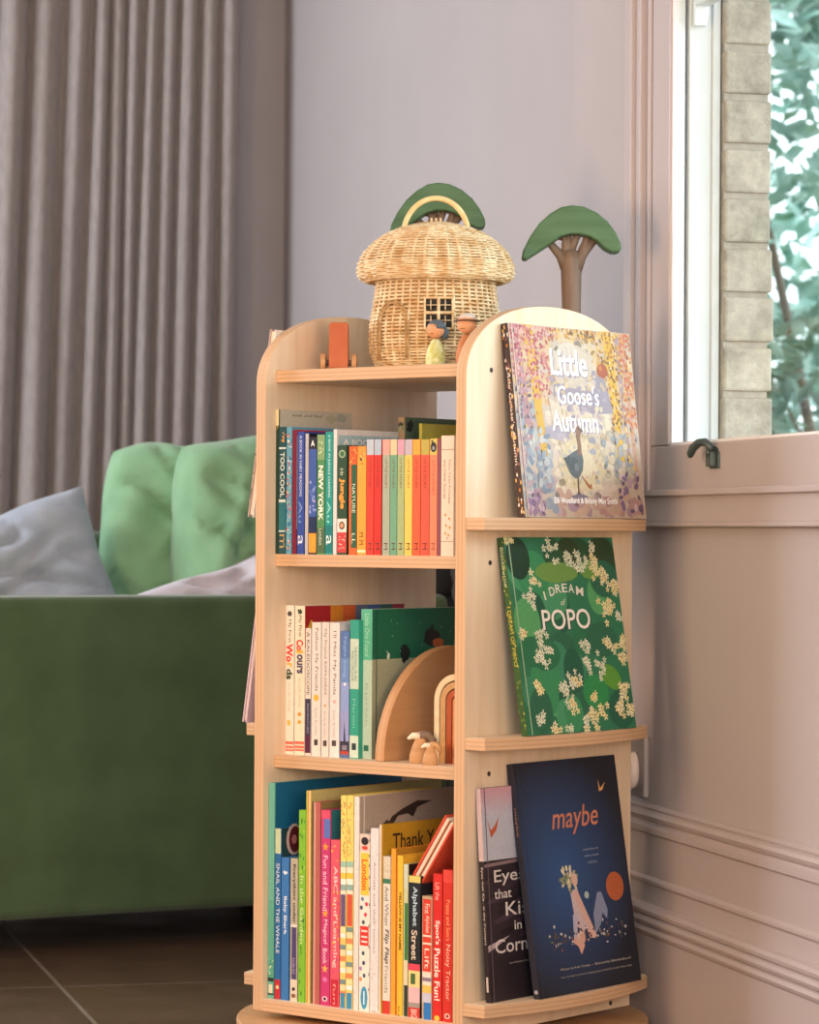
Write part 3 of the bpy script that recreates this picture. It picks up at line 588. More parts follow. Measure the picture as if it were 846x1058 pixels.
# autumn book -------------------------------------------------------------
def art_autumn(a, W, Ht):
    R = random.Random(11)
    P = lambda u, v: (u*W, v*Ht)
    def E(u, v, ru, rv, c, l=None, rot=0, wob=.15): a.ell(u*W, v*Ht, ru*W, rv*Ht, c, rot=rot, wob=wob, layer=l)
    def ins(u, ru): return min(max(u, ru+.004), .996-ru)
    a.rect(0, W, 0, Ht, '#d9cfc0', 1)
    # soft ground of the picture
    for i in range(420):
        u, v = R.random(), R.random()
        if v > .6: c = R.choice(['#e0c8a0', '#e6cf9c', '#dcb890', '#e8d8b0'])
        elif v > .12 and .25 < u < .75: c = R.choice(['#efe8cf', '#f2ecd6', '#e8dfc8', '#e6dcd0'])
        elif u < .28: c = R.choice(['#a9b9c8', '#b8c4cc', '#9fb0c2', '#c4cdd0', '#cbb8c0'])
        elif v < .14: c = R.choice(['#d4b8a8', '#c8a8a8', '#d8c0ae', '#b8a0b4'])
        else: c = R.choice(['#c4c4ae', '#b4b8b4', '#cfc4a8', '#a8b0b8'])
        r = R.uniform(.02, .045); E(ins(u, r), min(max(v, r), 1-r), r, r*R.uniform(.6, 1.1), c, 2)
    # tree trunks
    for (u0, w0, u1, w1, v1, c) in ((.155, .075, .20, .05, .32, '#e8c040'), (.045, .06, .10, .05, .4, '#c49aa4'), (.80, .075, .835, .05, .3, '#ecc440'), (.93, .05, .955, .03, .25, '#d8b4a0'), (.88, .035, .90, .03, .3, '#b8a4ac')):
        a.poly([P(u0-w0/2, 1), P(u1-w1/2, v1), P(u1+w1/2, v1), P(u0+w0/2, 1)][::1], c, 3)
        for i in range(26):
            t = R.random(); u = u0+(u1-u0)*t+R.uniform(-.5, .5)*w0; v = 1-(1-v1)*t
            E(u, v*.99, .006, .010, R.choice(['#b8902c', '#f4d860', '#6c5a34', '#f0d070', '#c89838']), 4)
    # leaves
    for i in range(1500):
        u, v = R.random(), 1-R.random()**1.3*.55
        if .30 < u < .70 and v < .93: continue
        if v < .62 and .14 < u < .76: continue
        c = R.choice(['#c4606c', '#d88a90', '#e0a0a0', '#b45468', '#f0c8c0']) if u < .34 + R.uniform(-.06, .06) else R.choice(['#d8a850', '#c48a3c', '#ecd08a', '#b87a4c', '#e8c05c', '#8a6a44', '#f0dca8'])
        if u > .9: c = R.choice(['#e09a6c', '#d8806c', '#e8b070', '#c87a50'])
        if u < .14 and v < .72: c = R.choice(['#8a7c94', '#b8a4b8', '#6c6478', '#d0b8c0'])
        E(ins(u, .008), min(v, .988), .008, .009, c, 5)
    # light patches behind the title
    E(.49, .81, .17, .115, '#ded6c6', 6, wob=.08); E(.46, .84, .10, .09, '#e6e0d4', 7, wob=.08)
    for i in range(60):
        an = R.uniform(0, 6.28); E(.49+.17*math.cos(an), .81+.115*math.sin(an), R.uniform(.015, .035), R.uniform(.012, .03), R.choice(['#ded6c6', '#e6dcc8', '#d8cfc4', '#e8d8b0']), 6)
    for i in range(150): E(R.uniform(.28, .76), R.uniform(.42, .78), R.uniform(.008, .02), R.uniform(.008, .02), R.choice(['#c4bccb', '#b0aabf', '#d8d0cc', '#e4dcc8', '#a8a0b4', '#d4c4a4']), 8)
    a.poly([P(.30, .69), P(.5, .74), P(.74, .76), P(.80, .56), P(.6, .55), P(.44, .60), P(.33, .58)], '#a9a5b8', 6)
    a.poly([P(.27, .62), P(.44, .61), P(.62, .55), P(.70, .50), P(.70, .44), P(.3, .42)], '#e9e2cf', 7)
    E(.33, .45, .12, .04, '#b9b8cc', 7); E(.40, .42, .09, .03, '#c4c0d0', 7)
    E(.735, .785, .045, .04, '#b8623c', 8, wob=.08); E(.72, .80, .015, .015, '#d88a50', 9)
    for i in range(14): a.rect((.35+i*.017)*W, (.355+i*.017)*W, (.73+.01*abs(i-7))*Ht, (.90-.012*abs(i-6))*Ht, '#f4f0ea' if i % 2 else '#cfc9cf', 8)
    for t_, u_, v_, w_, h_ in (('Little', .466, .809, .30, .14), ('Goose\'s', .521, .640, .34, .10), ('Autumn', .476, .499, .38, .11)): a.text(t_, u_*W, v_*Ht, w_*W, h_*Ht, '#9d93a8', layer=9.5, bold=.02)
    a.text('Little', .46*W, .815*Ht, .30*W, .14*Ht, '#fffdf6', layer=10, bold=.012)
    a.text('Goose\'s', .515*W, .645*Ht, .34*W, .10*Ht, '#f6f4fa', layer=10, bold=.008)
    a.text('Autumn', .47*W, .505*Ht, .38*W, .11*Ht, '#fffdf2', layer=10, bold=.012)
    # glow of the clearing and the goose
    E(.50, .28, .19, .15, '#e6ddb8', 7, wob=.05); E(.50, .30, .12, .10, '#efe8c8', 8, wob=.05)
    for i in range(90):
        an = R.uniform(0, 6.28); k = R.uniform(.5, 1.1); E(.5+.2*k*math.cos(an), .29+.15*k*math.sin(an), .012, .012, R.choice(['#e8dcb4', '#d0c4a0', '#d8d0c0', '#e0c8b0', '#f4ecd0', '#c8ccc8']), 9)
    a.poly([P(.355, .295), P(.385, .325), P(.43, .345), P(.47, .36), (.50*W, .345*Ht), P(.508, .30), P(.495, .25), P(.465, .215), P(.43, .205), P(.395, .225), P(.375, .255)], '#66747a', 11)
    a.poly([P(.34, .31), P(.40, .325), P(.39, .27)], '#4f5c62', 12); E(.43, .28, .035, .035, '#566369', 12, rot=.5); E(.445, .265, .022, .02, '#7d8a90', 13, rot=.5)
    a.poly([P(.462, .33), P(.498, .33), P(.500, .37), P(.496, .42), P(.508, .455), P(.503, .480), P(.485, .488), P(.468, .474), P(.466, .43), P(.470, .38)], '#97745c', 12)
    a.poly([P(.503, .474), P(.532, .455), P(.504, .453)], '#5c4a40', 12); E(.491, .470, .004, .005, '#2c2420', 13)
    a.poly([P(.444, .215), P(.456, .215), P(.450, .135), P(.462, .122), P(.436, .122), P(.440, .14)], '#6a5448', 12); a.poly([P(.475, .225), P(.488, .22), P(.540, .172), P(.558, .182), P(.556, .150), P(.530, .158)], '#b97c50', 12); E(.455, .112, .07, .012, '#8a8aa0', 10)
    E(.60, .41, .03, .018, '#a4aab8', 10); E(.595, .35, .026, .018, '#b4b6c4', 10)
    # blue foliage left, stones and violet flowers in the corners
    for i in range(60): E(R.uniform(.06, .24), R.uniform(.14, .45), R.uniform(.01, .03), R.uniform(.01, .025), R.choice(['#a4b8cc', '#c4d2d8', '#8ca0b8', '#b8a8b4', '#dfe4e4']), 9, rot=R.random())
    for i in range(40): E(R.uniform(.68, .88), R.uniform(.2, .45), R.uniform(.01, .03), R.uniform(.01, .025), R.choice(['#c8c8b4', '#b4bcc4', '#d8c8a8', '#9fb0b8', '#e4dcc4']), 9, rot=R.random())
    for i in range(70):
        u = R.choice([R.uniform(.02, .16), R.uniform(.78, .975)]); v = R.uniform(.02, .14 if u < .5 else .24)
        E(u, v, R.uniform(.012, .022), R.uniform(.008, .02), R.choice(['#a890b8', '#c8b0d0', '#8f7ca4', '#e0d0dc', '#7c6c90', '#b89ab0']), 10, rot=R.random()*3)
    a.text('Elli Woollard & Briony May Smith', .5*W, .085*Ht, .52*W, .040*Ht, '#fffdfa', layer=12, bold=.016)
    a.rect(.022*W, .030*W, 0, Ht, '#e9d2cc', 13)  # pale strip painted as the highlight along the hinge groove
    a.m.c = [c if min(c[:3]) > .87 else (c[0]*.70, c[1]*.62, c[2]*.57, 1) for c in a.m.c]      # muted printing inks
def spine_autumn(a, T, Ht):
    R = random.Random(5)
    for i in range(70):
        a.ell(R.uniform(-.36, .36)*T, R.uniform(.02, .98)*Ht, .0013, .003, R.choice(['#d88a3c', '#e8b86c', '#8a5a5c', '#5a4a54', '#e8e0d4']), n=7, wob=.3)
    a.text('Little Goose\'s Autumn', 0, Ht*.52, Ht*.5, T*.4, '#f4ece0', down=True, layer=3)
cover_book('picture book with a goose in golden autumn woods, facing out on the top ledge', 0, 0, 0, 0, 0, L1+TP, .034, .0125, ('#3f2f2f', '#d9cfc0', '#4a3a3a'), (art_autumn, .279), spine_autumn, d0=-DP/2+.078, W=.302)

# popo book ----------------------------------------------------------------
def flower(a, cu, cv, r, col, c2, l, R, n=5):
    for k in range(n):
        an = 2*PI*k/n+R.random()*.6; a.ell(cu+r*.6*math.cos(an), cv+r*.6*math.sin(an), r*.5, r*.26, col, rot=an, n=7, layer=l)
    a.ell(cu, cv, r*.22, r*.22, c2, n=6, layer=l+1)
def art_popo(a, W, Ht):
    R = random.Random(7)
    a.rect(0, W, 0, Ht, '#2f7a58', 1)
    for i in range(46):
        u, v = R.random(), R.random()
        ru, rv = R.uniform(.08, .15)*W, R.uniform(.07, .13)*Ht
        c = R.choice(['#3c8a68', '#2c6a50', '#48986c', '#2a7450', '#56a468', '#23604a', '#3a9060'])
        if v > .85: c = R.choice(['#1f4030', '#22503a', '#2c5a3c', '#304a30'])
        u = min(max(u*W, ru), W-ru); v = min(max(v*Ht, rv), Ht-rv)
        a.ell(u, v, ru, rv, c, layer=2+i % 3, n=20)
    a.ell(.44*W, .82*Ht, .2*W, .055*Ht, '#6f9c50', layer=5, wob=.05); a.ell(.75*W, .83*Ht, .1*W, .05*Ht, '#6a9a4c', layer=5)
    a.ell(.66*W, .2*Ht, .12*W, .09*Ht, '#2f8f52', layer=5); a.ell(.82*W, .27*Ht, .1*W, .06*Ht, '#5c9c3c', rot=-.5, layer=5)
    a.rect(.032*W, .042*W, 0, Ht, '#9ab894', 9)  # hinge groove highlight, painted as a pale green strip
    # blossom clusters
    cl = [(.03, .98, .05, 6), (.40, .93, .08, 12), (.56, .90, .05, 9), (.66, .86, .09, 16), (.80, .85, .08, 20), (.88, .78, .06, 12), (.96, .73, .05, 12), (.80, .95, .04, 5), (.22, .78, .05, 7), (.17, .69, .06, 11), (.88, .62, .07, 18), (.97, .58, .03, 5), (.06, .51, .03, 6), (.22, .48, .06, 13), (.20, .39, .07, 15), (.30, .42, .03, 4), (.62, .42, .05, 8), (.60, .35, .04, 8), (.74, .32, .07, 11), (.84, .44, .06, 12), (.95, .38, .07, 17), (.98, .45, .05, 8), (.15, .25, .045, 8), (.45, .27, .06, 11), (.36, .20, .06, 12), (.44, .14, .06, 9), (.12, .08, .04, 8), (.50, .25, .04, 6), (.64, .17, .03, 5), (.93, .20, .05, 11), (.88, .12, .06, 14), (.97, .08, .04, 7), (.60, .06, .09, 15), (.70, .10, .05, 8), (.26, .03, .05, 6), (.53, .05, .03, 6), (.37, .025, .03, 4)]
    for cu, cv, sp, n in cl:
        warm = R.random() < .45
        for k in range(n):
            u = min(max(cu+R.gauss(0, sp*.45), .02), .98); v = min(max(cv+R.gauss(0, sp*.38), .015), .985)
            flower(a, u*W, v*Ht, R.uniform(.0045, .0065), R.choice(['#ece8c0', '#f0e6b0', '#e8dca0'] if warm else ['#dfe8d0', '#e8ecd4', '#cfdcc0']), R.choice(['#b8843c', '#8a8a44']), 7, R)
    # title: arched first line
    for ch, u, v, rt in (('I', .30, .700, .35), ('D', .37, .722, .26), ('R', .43, .735, .12), ('E', .49, .738, 0), ('A', .55, .735, -.12), ('M', .625, .720, -.25)):
        a.text(ch, u*W, v*Ht, (.012 if ch == 'I' else .066 if ch == 'M' else .05)*W, .045*Ht, '#f1efe2', layer=11, bold=.01, rot=rt*.6)
    a.text('of', .46*W, .665*Ht, .045*W, .032*Ht, '#e8e6d8', layer=11, shear=.3)
    a.text('POPO', .477*W, .572*Ht, .44*W, .105*Ht, '#2b4a40', layer=10, bold=.01)
    a.text('POPO', .47*W, .577*Ht, .44*W, .105*Ht, '#f6f4ea', layer=12, bold=.01)
def spine_popo(a, T, Ht):
    R = random.Random(3)
    for i in range(60): a.ell(R.uniform(-.4, .4)*T, R.uniform(.02, .98)*Ht, .0012, .0022, R.choice(['#5c8a3c', '#b8b45c', '#1f4a30', '#7a8a3c']), n=6)
    a.text('I DREAM OF POPO', 0, Ht*.5, Ht*.3, T*.5, '#c8b84c', down=True, layer=3)
    a.text('Blackburne', 0, Ht*.85, Ht*.2, T*.5, '#c8d0b0', down=True, layer=3)
cover_book('green picture book lettered I DREAM of POPO among white blossoms, on the middle ledge', 0, 0, 0, 0, 0, L2+TP, .047, .0115, ('#33592f', '#2f7a58', '#284a30'), (art_popo, .283), spine_popo, d0=-DP/2+.072, W=.268)

# maybe book ---------------------------------------------------------------
def mixc(a, b, t):
    A, B = lin(a), lin(b); return tuple(A[i]*(1-t)+B[i]*t for i in range(3))+(1,)
def art_maybe(a, W, Ht):
    R = random.Random(9)
    n = 16
    # night blue print: rings of paint from the edge colour to the middle blue, kept inside the cover
    def ring(k):
        t = k/n; pts = []
        for j in range(28):
            an = 2*PI*j/28; ru, rv = .62*W*(1-t)+.04*W, .5*Ht*(1-t)+.04*Ht
            pts.append((min(max(.36*W+ru*math.cos(an), 0), W), min(max(.50*Ht+rv*math.sin(an), 0), Ht)))
        return pts
    a.rect(0, W, 0, Ht, '#23252f', 1)
    for k in range(n): a.m.poly([a.fn(u, v, (1.2+k*.1)*EPS) for u, v in ring(k)], mixc('#23252f', '#2f5284', (k+1)/n))
    a.text('maybe', .53*W, .735*Ht, .46*W, .125*Ht, '#c87f62', layer=6, shear=.28, bold=.006)
    a.poly([(.80*W, .90*Ht), (.815*W, .86*Ht), (.83*W, .865*Ht), (.87*W, .885*Ht), (.835*W, .85*Ht), (.80*W, .845*Ht)], '#d8a468', 6)
    for i, w in enumerate((.15, .14, .09)): a.text(('a story about the', 'endless potential', 'in all of us')[i], .65*W, (.60-.028*i)*Ht, w*W, .012*Ht, '#a8b0bc', layer=6)
    a.ell(.845*W, .425*Ht, .088*W, .063*Ht, '#b5603a', layer=6, n=28)
    # seated child with a wreath of leaves
    hc = (.40, .485)
    for i in range(46):
        an = R.uniform(0, 6.28); k = R.uniform(.2, 1)
        a.ell((hc[0]+.085*k*math.cos(an))*W, (hc[1]+.055*k*math.sin(an))*Ht, .018*W, .008*Ht, R.choice(['#c9c6a0', '#8a9474', '#e4dec0', '#6c7a64', '#b0a888']), rot=an, layer=7, n=7)
    a.ell(.455*W, .478*Ht, .03*W, .028*Ht, '#d8b8a8', layer=8)
    a.poly([(.42*W, .42*Ht), (.47*W, .43*Ht), (.56*W, .30*Ht), (.60*W, .24*Ht), (.62*W, .215*Ht), (.54*W, .22*Ht), (.50*W, .30*Ht)], '#d4b0a4', 8)
    a.poly([(.40*W, .43*Ht), (.47*W, .44*Ht), (.52*W, .32*Ht), (.50*W, .25*Ht), (.42*W, .28*Ht)], '#c8b8bc', 7)
    a.poly([(.40*W, .33*Ht), (.44*W, .33*Ht), (.42*W, .22*Ht), (.38*W, .20*Ht)], '#b8b4c8', 7)
    a.poly([(.60*W, .32*Ht), (.66*W, .41*Ht), (.70*W, .41*Ht), (.745*W, .33*Ht), (.73*W, .29*Ht), (.69*W, .32*Ht), (.66*W, .27*Ht), (.60*W, .23*Ht)], '#8690ac', 8)
    a.poly([(.36*W, .22*Ht), (.42*W, .24*Ht), (.47*W, .27*Ht), (.50*W, .24*Ht), (.48*W, .19*Ht), (.44*W, .155*Ht), (.42*W, .19*Ht)], '#d8aa98', 9)
    a.ell(.555*W, .405*Ht, .022*W, .016*Ht, '#a8c0b8', layer=9)
    for i in range(110):
        u = R.uniform(.14, .92); v = .235+R.gauss(0, .022)
        a.ell(u*W, v*Ht, R.uniform(.004, .012)*W, R.uniform(.003, .008)*Ht, R.choice(['#b8c0c4', '#6c4a4c', '#4a5a48', '#8a5a50', '#3a3c44', '#d8d4cc', '#5a4448']), layer=10, n=7)
    a.text('Written by Kobi Yamada  ~  Illustrated by Gabriella Barouch', .57*W, .105*Ht, .70*W, .013*Ht, '#b8b4a8', layer=6)
    a.text('From the New York Times bestselling author of What Do You Do With an Idea?', .57*W, .072*Ht, .70*W, .011*Ht, '#a8a498', layer=6)
    a.rect(.035*W, .042*W, 0, Ht, '#303a4c', 5)  # lighter blue strip painting the hinge groove's highlight
cover_book('tall midnight blue picture book lettered maybe, facing out on the bottom ledge', 0, 0, 0, 0, 0, L3+TP, .052, .011, ('#2a2c38', '#23252f', '#23252f'), (art_maybe, .334), lambda a, T, Ht: (a.ell(0, Ht*.03, T*.3, .003, '#a8a8b0'), a.text('maybe', 0, Ht*.75, Ht*.12, T*.4, '#b87a60', down=True, layer=2)), d0=-DP/2+.098, W=.252)
def art_eyes(a, W, Ht):
    R = random.Random(4)
    a.rect(0, W, 0, Ht, '#2a2329', 1); a.rect(0, W, .66*Ht, Ht, '#b8bcc8', 2)
    for i in range(14): a.m.poly([a.fn(u, v, 2.2*EPS) for u, v in ((0, (.86+i*.01)*Ht), (W, (.86+i*.01)*Ht), (W, (.87+i*.01)*Ht), (0, (.87+i*.01)*Ht))], mixc('#b9bcca', '#c99aa4', i/13))
    a.poly([(0, .645*Ht), (W*.5, .66*Ht), (W, .70*Ht), (W, .68*Ht), (W*.5, .645*Ht), (0, .63*Ht)], '#8a7478', 4); a.rect(0, W, .2*Ht, .645*Ht, '#2f272d', 3)
    for i in range(30): a.ell(R.uniform(.05, .9)*W, R.uniform(.3, .6)*Ht, .03, .004, R.choice(['#3a2e38', '#241e24', '#453642']), rot=.2, layer=4)
    a.poly([(.115*W*.4, .865*Ht), (.2*W*.4, .80*Ht), (.3*W*.4, .82*Ht), (.42*W*.4, .86*Ht), (.34*W*.4, .80*Ht), (.2*W*.4, .765*Ht)], '#b85a34', 6)
    a.poly([(0, .265*Ht), (.22*W, .30*Ht), (.10*W, .26*Ht), (0, .235*Ht)], '#b8a8ac', 6)
    for t, u, v, w, h in (('Eyes', .24, .575, .30, .075), ('that', .17, .50, .17, .045), ('Kiss', .34, .425, .30, .065), ('in the', .40, .345, .26, .045), ('Corners', .33, .255, .52, .065)):
        a.text(t, u*W, v*Ht, w*W, h*Ht, '#d9d2cc', layer=7, bold=.006)
    a.text('written by', .30*W, .17*Ht, .2*W, .012*Ht, '#a89c98', layer=7)
    a.rect(.030*W, .038*W, 0, Ht, '#6c5c60', 8)  # highlight of the hinge groove put in as a lighter strip
def spine_eyes(a, T, Ht):
    a.rect(-T/2, T/2, .66*Ht, Ht, '#c4b0b4', 1); a.text('Eyes that Kiss in the Corners', 0, Ht*.45, Ht*.36, T*.5, '#d9d2cc', down=True, layer=2); a.rect(-T*.2, T*.2, .05*Ht, .12*Ht, '#c8c0bc', 2)
cover_book('dark picture book with pale sky top, lettered Eyes that, half behind the blue one', 0, 0, 0, 0, 0, L3+TP, .021, .0085, ('#2a2329', '#2a2329', '#2a2329'), (art_eyes, .303), spine_eyes, d0=-DP/2+.026, W=.235)

# ---- the books on the far (left) side
def left_book(label, d0, W, Ht, zfoot, out, T, cols, art, top=0):
    lean = math.atan2(out-top, Ht)
    M = MC @ Matrix.Translation((-WT/2-out-T/2-.0008, d0+W, zfoot)) @ Matrix.Rotation(lean, 4, 'Y') @ Matrix.Rotation(PI, 4, 'Z')
    return make_book('picture_book', label, 'book', M, T, W, Ht, cols[0], cols[1], cols[2], None, None, board=.0022), M
def floral(a, W, Ht):
    R = random.Random(2)
    for i in range(240): a.ell(R.uniform(.02, .98)*W, R.uniform(.02, .98)*Ht, R.uniform(.002, .005), R.uniform(.002, .005), R.choice(['#3c4a3c', '#8a9a7c', '#c8a488', '#4a5a50', '#b8b8a0']), n=7, wob=.3)
bk, _ = left_book('cream floral picture book on the outer left side, its corner showing above the arch', -DP/2+.045, .28, .287, L1+TP, .044, .012, ('#c9a08c', '#b89c90', '#e8ded0'), None)
a_ = Art(lambda u, v, l: (-.006-l, u, v)); floral(a_, .28, .285); a_.build('cover_print', bk)
a_ = Art(lambda u, v, l: (u, .28+l, v)); R_ = random.Random(8)
for i in range(60): a_.ell(R_.choice([-.0048, .0048]), R_.uniform(.01, .26), .0009, .003, R_.choice(['#8a5a4c', '#6a4a44', '#d8c0b0']), n=6)
a_.build('edge_print', bk)
left_book('lilac picture book on the outer left side, lower ledge, nearest the panel', -DP/2+.05, .26, .23, L2+TP, .026, .011, ('#7a5a68', '#b8a0b4', '#8a6a78'), None)
left_book('thin pink edged book outermost on the lower outer ledge of the left side', -DP/2+.035, .26, .215, L2+TP, .0465, .009, ('#d8b8c0', '#cfb4bc', '#d0b0b8'), None, top=.0135)

# ------------------------------------------------------------------ things on the bookcase
def cs(x, y, z=0, rot=0): return MC @ Matrix.Translation((x, y, z)) @ Matrix.Rotation(rot, 4, 'Z')
ROTCAM = -math.atan2(EX.y, EX.x)    # cancels the case rotation: local -Y faces the camera

# mushroom basket
bx, by = lx(450, 300, 0.0), 0.0
bask = empty('wicker_basket', cs(bx, by, Z1, ROTCAM), 'woven wicker basket shaped like a mushroom house, on top of the bookcase', 'basket')
def braid(prof, rows, stakes, amp, rt, name, lobes=0, lobe_amp=0, per=3, seed=0):
    """weavers going in front of and behind the stakes, alternating row by row"""
    m = MB(); R = random.Random(seed)
    def at(t):
        s = t*(len(prof)-1); i = min(int(s), len(prof)-2); f = s-i
        return prof[i][0]*(1-f)+prof[i+1][0]*f, prof[i][1]*(1-f)+prof[i+1][1]*f
    for k in range(rows):
        t = k/(rows-1); r, z = at(t); n = stakes*per; pts = []
        ph = PI*k; jz = R.uniform(-.0004, .0004)
        for j in range(n):
            an = 2*PI*j/n
            rr = r+amp*math.cos(stakes*an/2*1.0+ph)+lobe_amp*math.cos(lobes*an)*math.sin(PI*min(1, t*1.15))
            pts.append((rr*math.cos(an), rr*math.sin(an), z+jz))
        m.tube(pts, rt, 5, closed=True)
    for j in range(stakes):
        an = 2*PI*(j+.0)/stakes; pts = []
        for k in range(15):
            t = k/14; r, z = at(t); rr = r-.0006+lobe_amp*math.cos(lobes*an)*math.sin(PI*min(1, t*1.15))
            pts.append((rr*math.cos(an), rr*math.sin(an), z))
        m.tube(pts, rt*1.15, 5)
    return m.build(name, M_WICKER, bask, smooth=True), at
bodyprof = [(.084, .002), (.093, .014), (.0985, .032), (.1, .052), (.0985, .074), (.094, .098), (.0905, .122), (.089, .146), (.088, .158)]
M_LINING = noise_mat('basket_inside', '#a07a48', '#bd955f', 60, .8)
BODY, bat = braid(bodyprof, 34, 44, .0016, .00185, 'basket_body', seed=1)
m = MB(); m.lathe([(r-.0026, z) for r, z in bodyprof], 48); m.build('inner_lining', M_LINING, BODY, smooth=True)
z0 = .140
capprof = [(.088, z0+.004), (.104, z0-.004), (.114, z0+.002), (.1165, z0+.012), (.1145, z0+.024), (.107, z0+.040), (.094, z0+.055), (.076, z0+.068), (.054, z0+.078), (.030, z0+.084), (.010, z0+.086)]
LID, _ = braid(capprof, 36, 40, .0015, .0018, 'lid', lobes=26, lobe_amp=.0028, seed=2)
m = MB(); m.lathe([(r-.0026, z-.001) for r, z in capprof], 48); m.build('lid_lining', M_LINING, LID, smooth=True)
# handle
m = MB(); pts = []
for i in range(33):
    a = PI*(i/32); pts.append((.0495*math.cos(a), -.004, z0+.066+.058*math.sin(a)))
pts = [(.0505, -.004, z0+.050)]+pts+[(-.0505, -.004, z0+.050)]
m.tube(pts, .0042, 10)
for k in range(3):
    tw = [(p[0]+.0042*math.cos(i*1.1+k*2.1)*.6, p[1]+.0042*math.sin(i*1.1+k*2.1), p[2]+.0042*math.cos(i*1.1+k*2.1)*.6) for i, p in enumerate(pts)]
m.build('handle', noise_mat('rattan', '#d8b878', '#ecd8a8', 40, .5), LID, smooth=True)
# small loop on top of the lid
m = MB()
for q in (-.007, .0, .007): m.tube([(q, -.004, z0+.084), (q, -.004, z0+.094)], .0018, 6)
m.build('lid_knot', M_WICKER, LID)
# window: dark plates standing for shade inside the openings, with a wicker cross
def on_body(px, py, off=.003):
    """point on the basket wall seen at px, py"""
    C = bask.matrix_world.translation if False else (MC @ Vector((bx, by, Z1)))
    best = None
    for it in range(40):
        Y = C.y - (it/40)*.12
        p = wp(px, py, Y); q = p-C
        r = math.hypot(q.x, q.y)
        zz = q.z
        rb = .098
        for i in range(len(bodyprof)-1):
            if bodyprof[i][1] <= zz <= bodyprof[i+1][1]:
                f = (zz-bodyprof[i][1])/(bodyprof[i+1][1]-bodyprof[i][1]); rb = bodyprof[i][0]*(1-f)+bodyprof[i+1][0]*f
        if r >= rb+off: return (q.x, q.y, q.z)
    return (q.x, q.y, q.z)
m = MB()
for x0_, x1_, y0_, y1_ in ((440, 451, 309, 321), (455, 466.5, 309, 321), (440, 451, 325, 338), (455, 466.5, 325, 338)):
    n = 4; g = [[on_body(x0_+(x1_-x0_)*i/n, y1_+(y0_-y1_)*j/n, .0038) for i in range(n+1)] for j in range(n+1)]
    for j in range(n):
        for i in range(n): m.poly([g[j][i], g[j][i+1], g[j+1][i+1], g[j+1][i]], '#1f1c14')
m.build('opening_shade', M_MATT, BODY)
m = MB()
def rod(x0_, y0_, x1_, y1_, r=.0019, n=8): m.tube([on_body(x0_+(x1_-x0_)*i/n, y0_+(y1_-y0_)*i/n, .0055) for i in range(n+1)], r, 6)
rod(438.5, 323, 468, 323, .0024); rod(453, 307, 453, 340, .0024); rod(438.8, 307, 438.8, 340); rod(467.6, 307, 467.6, 340); rod(438, 307.5, 468, 307.5); rod(438, 339.5, 468, 339.5)
rod(445, 309, 445, 320, .0008); rod(460, 309, 460, 320, .0008); rod(445, 326, 445, 337, .0008); rod(460, 326, 460, 337, .0008); rod(440, 315, 466, 315, .0007); rod(440, 331, 466, 331, .0007)
m.build('window_lattice', M_WICKER, BODY, smooth=True)
m = MB()
for row in range(2):
    pts = [on_body(390.5+row*2.5, 372-4*i, .004) for i in range(9)] + [on_body(390.5+row*2.5+ (31-5*row)*(1-math.cos(a))/2, 338-(28-3*row)*math.sin(a), .004) for a in [PI*k/14 for k in range(15)]] + [on_body(421.5-row*2.5, 342+4*i, .004) for i in range(8)]
    m.tube(pts, .0012, 5)
m.build('door_outline', M_LINING, BODY, smooth=True)
m = MB(); q = on_body(414, 342, .006); m.lathe([(.0015, q[2]-.0025), (.003, q[2]), (.0015, q[2]+.0025)], 10, q[0], q[1]); m.build('door_knob', M_LINING, BODY, smooth=True)

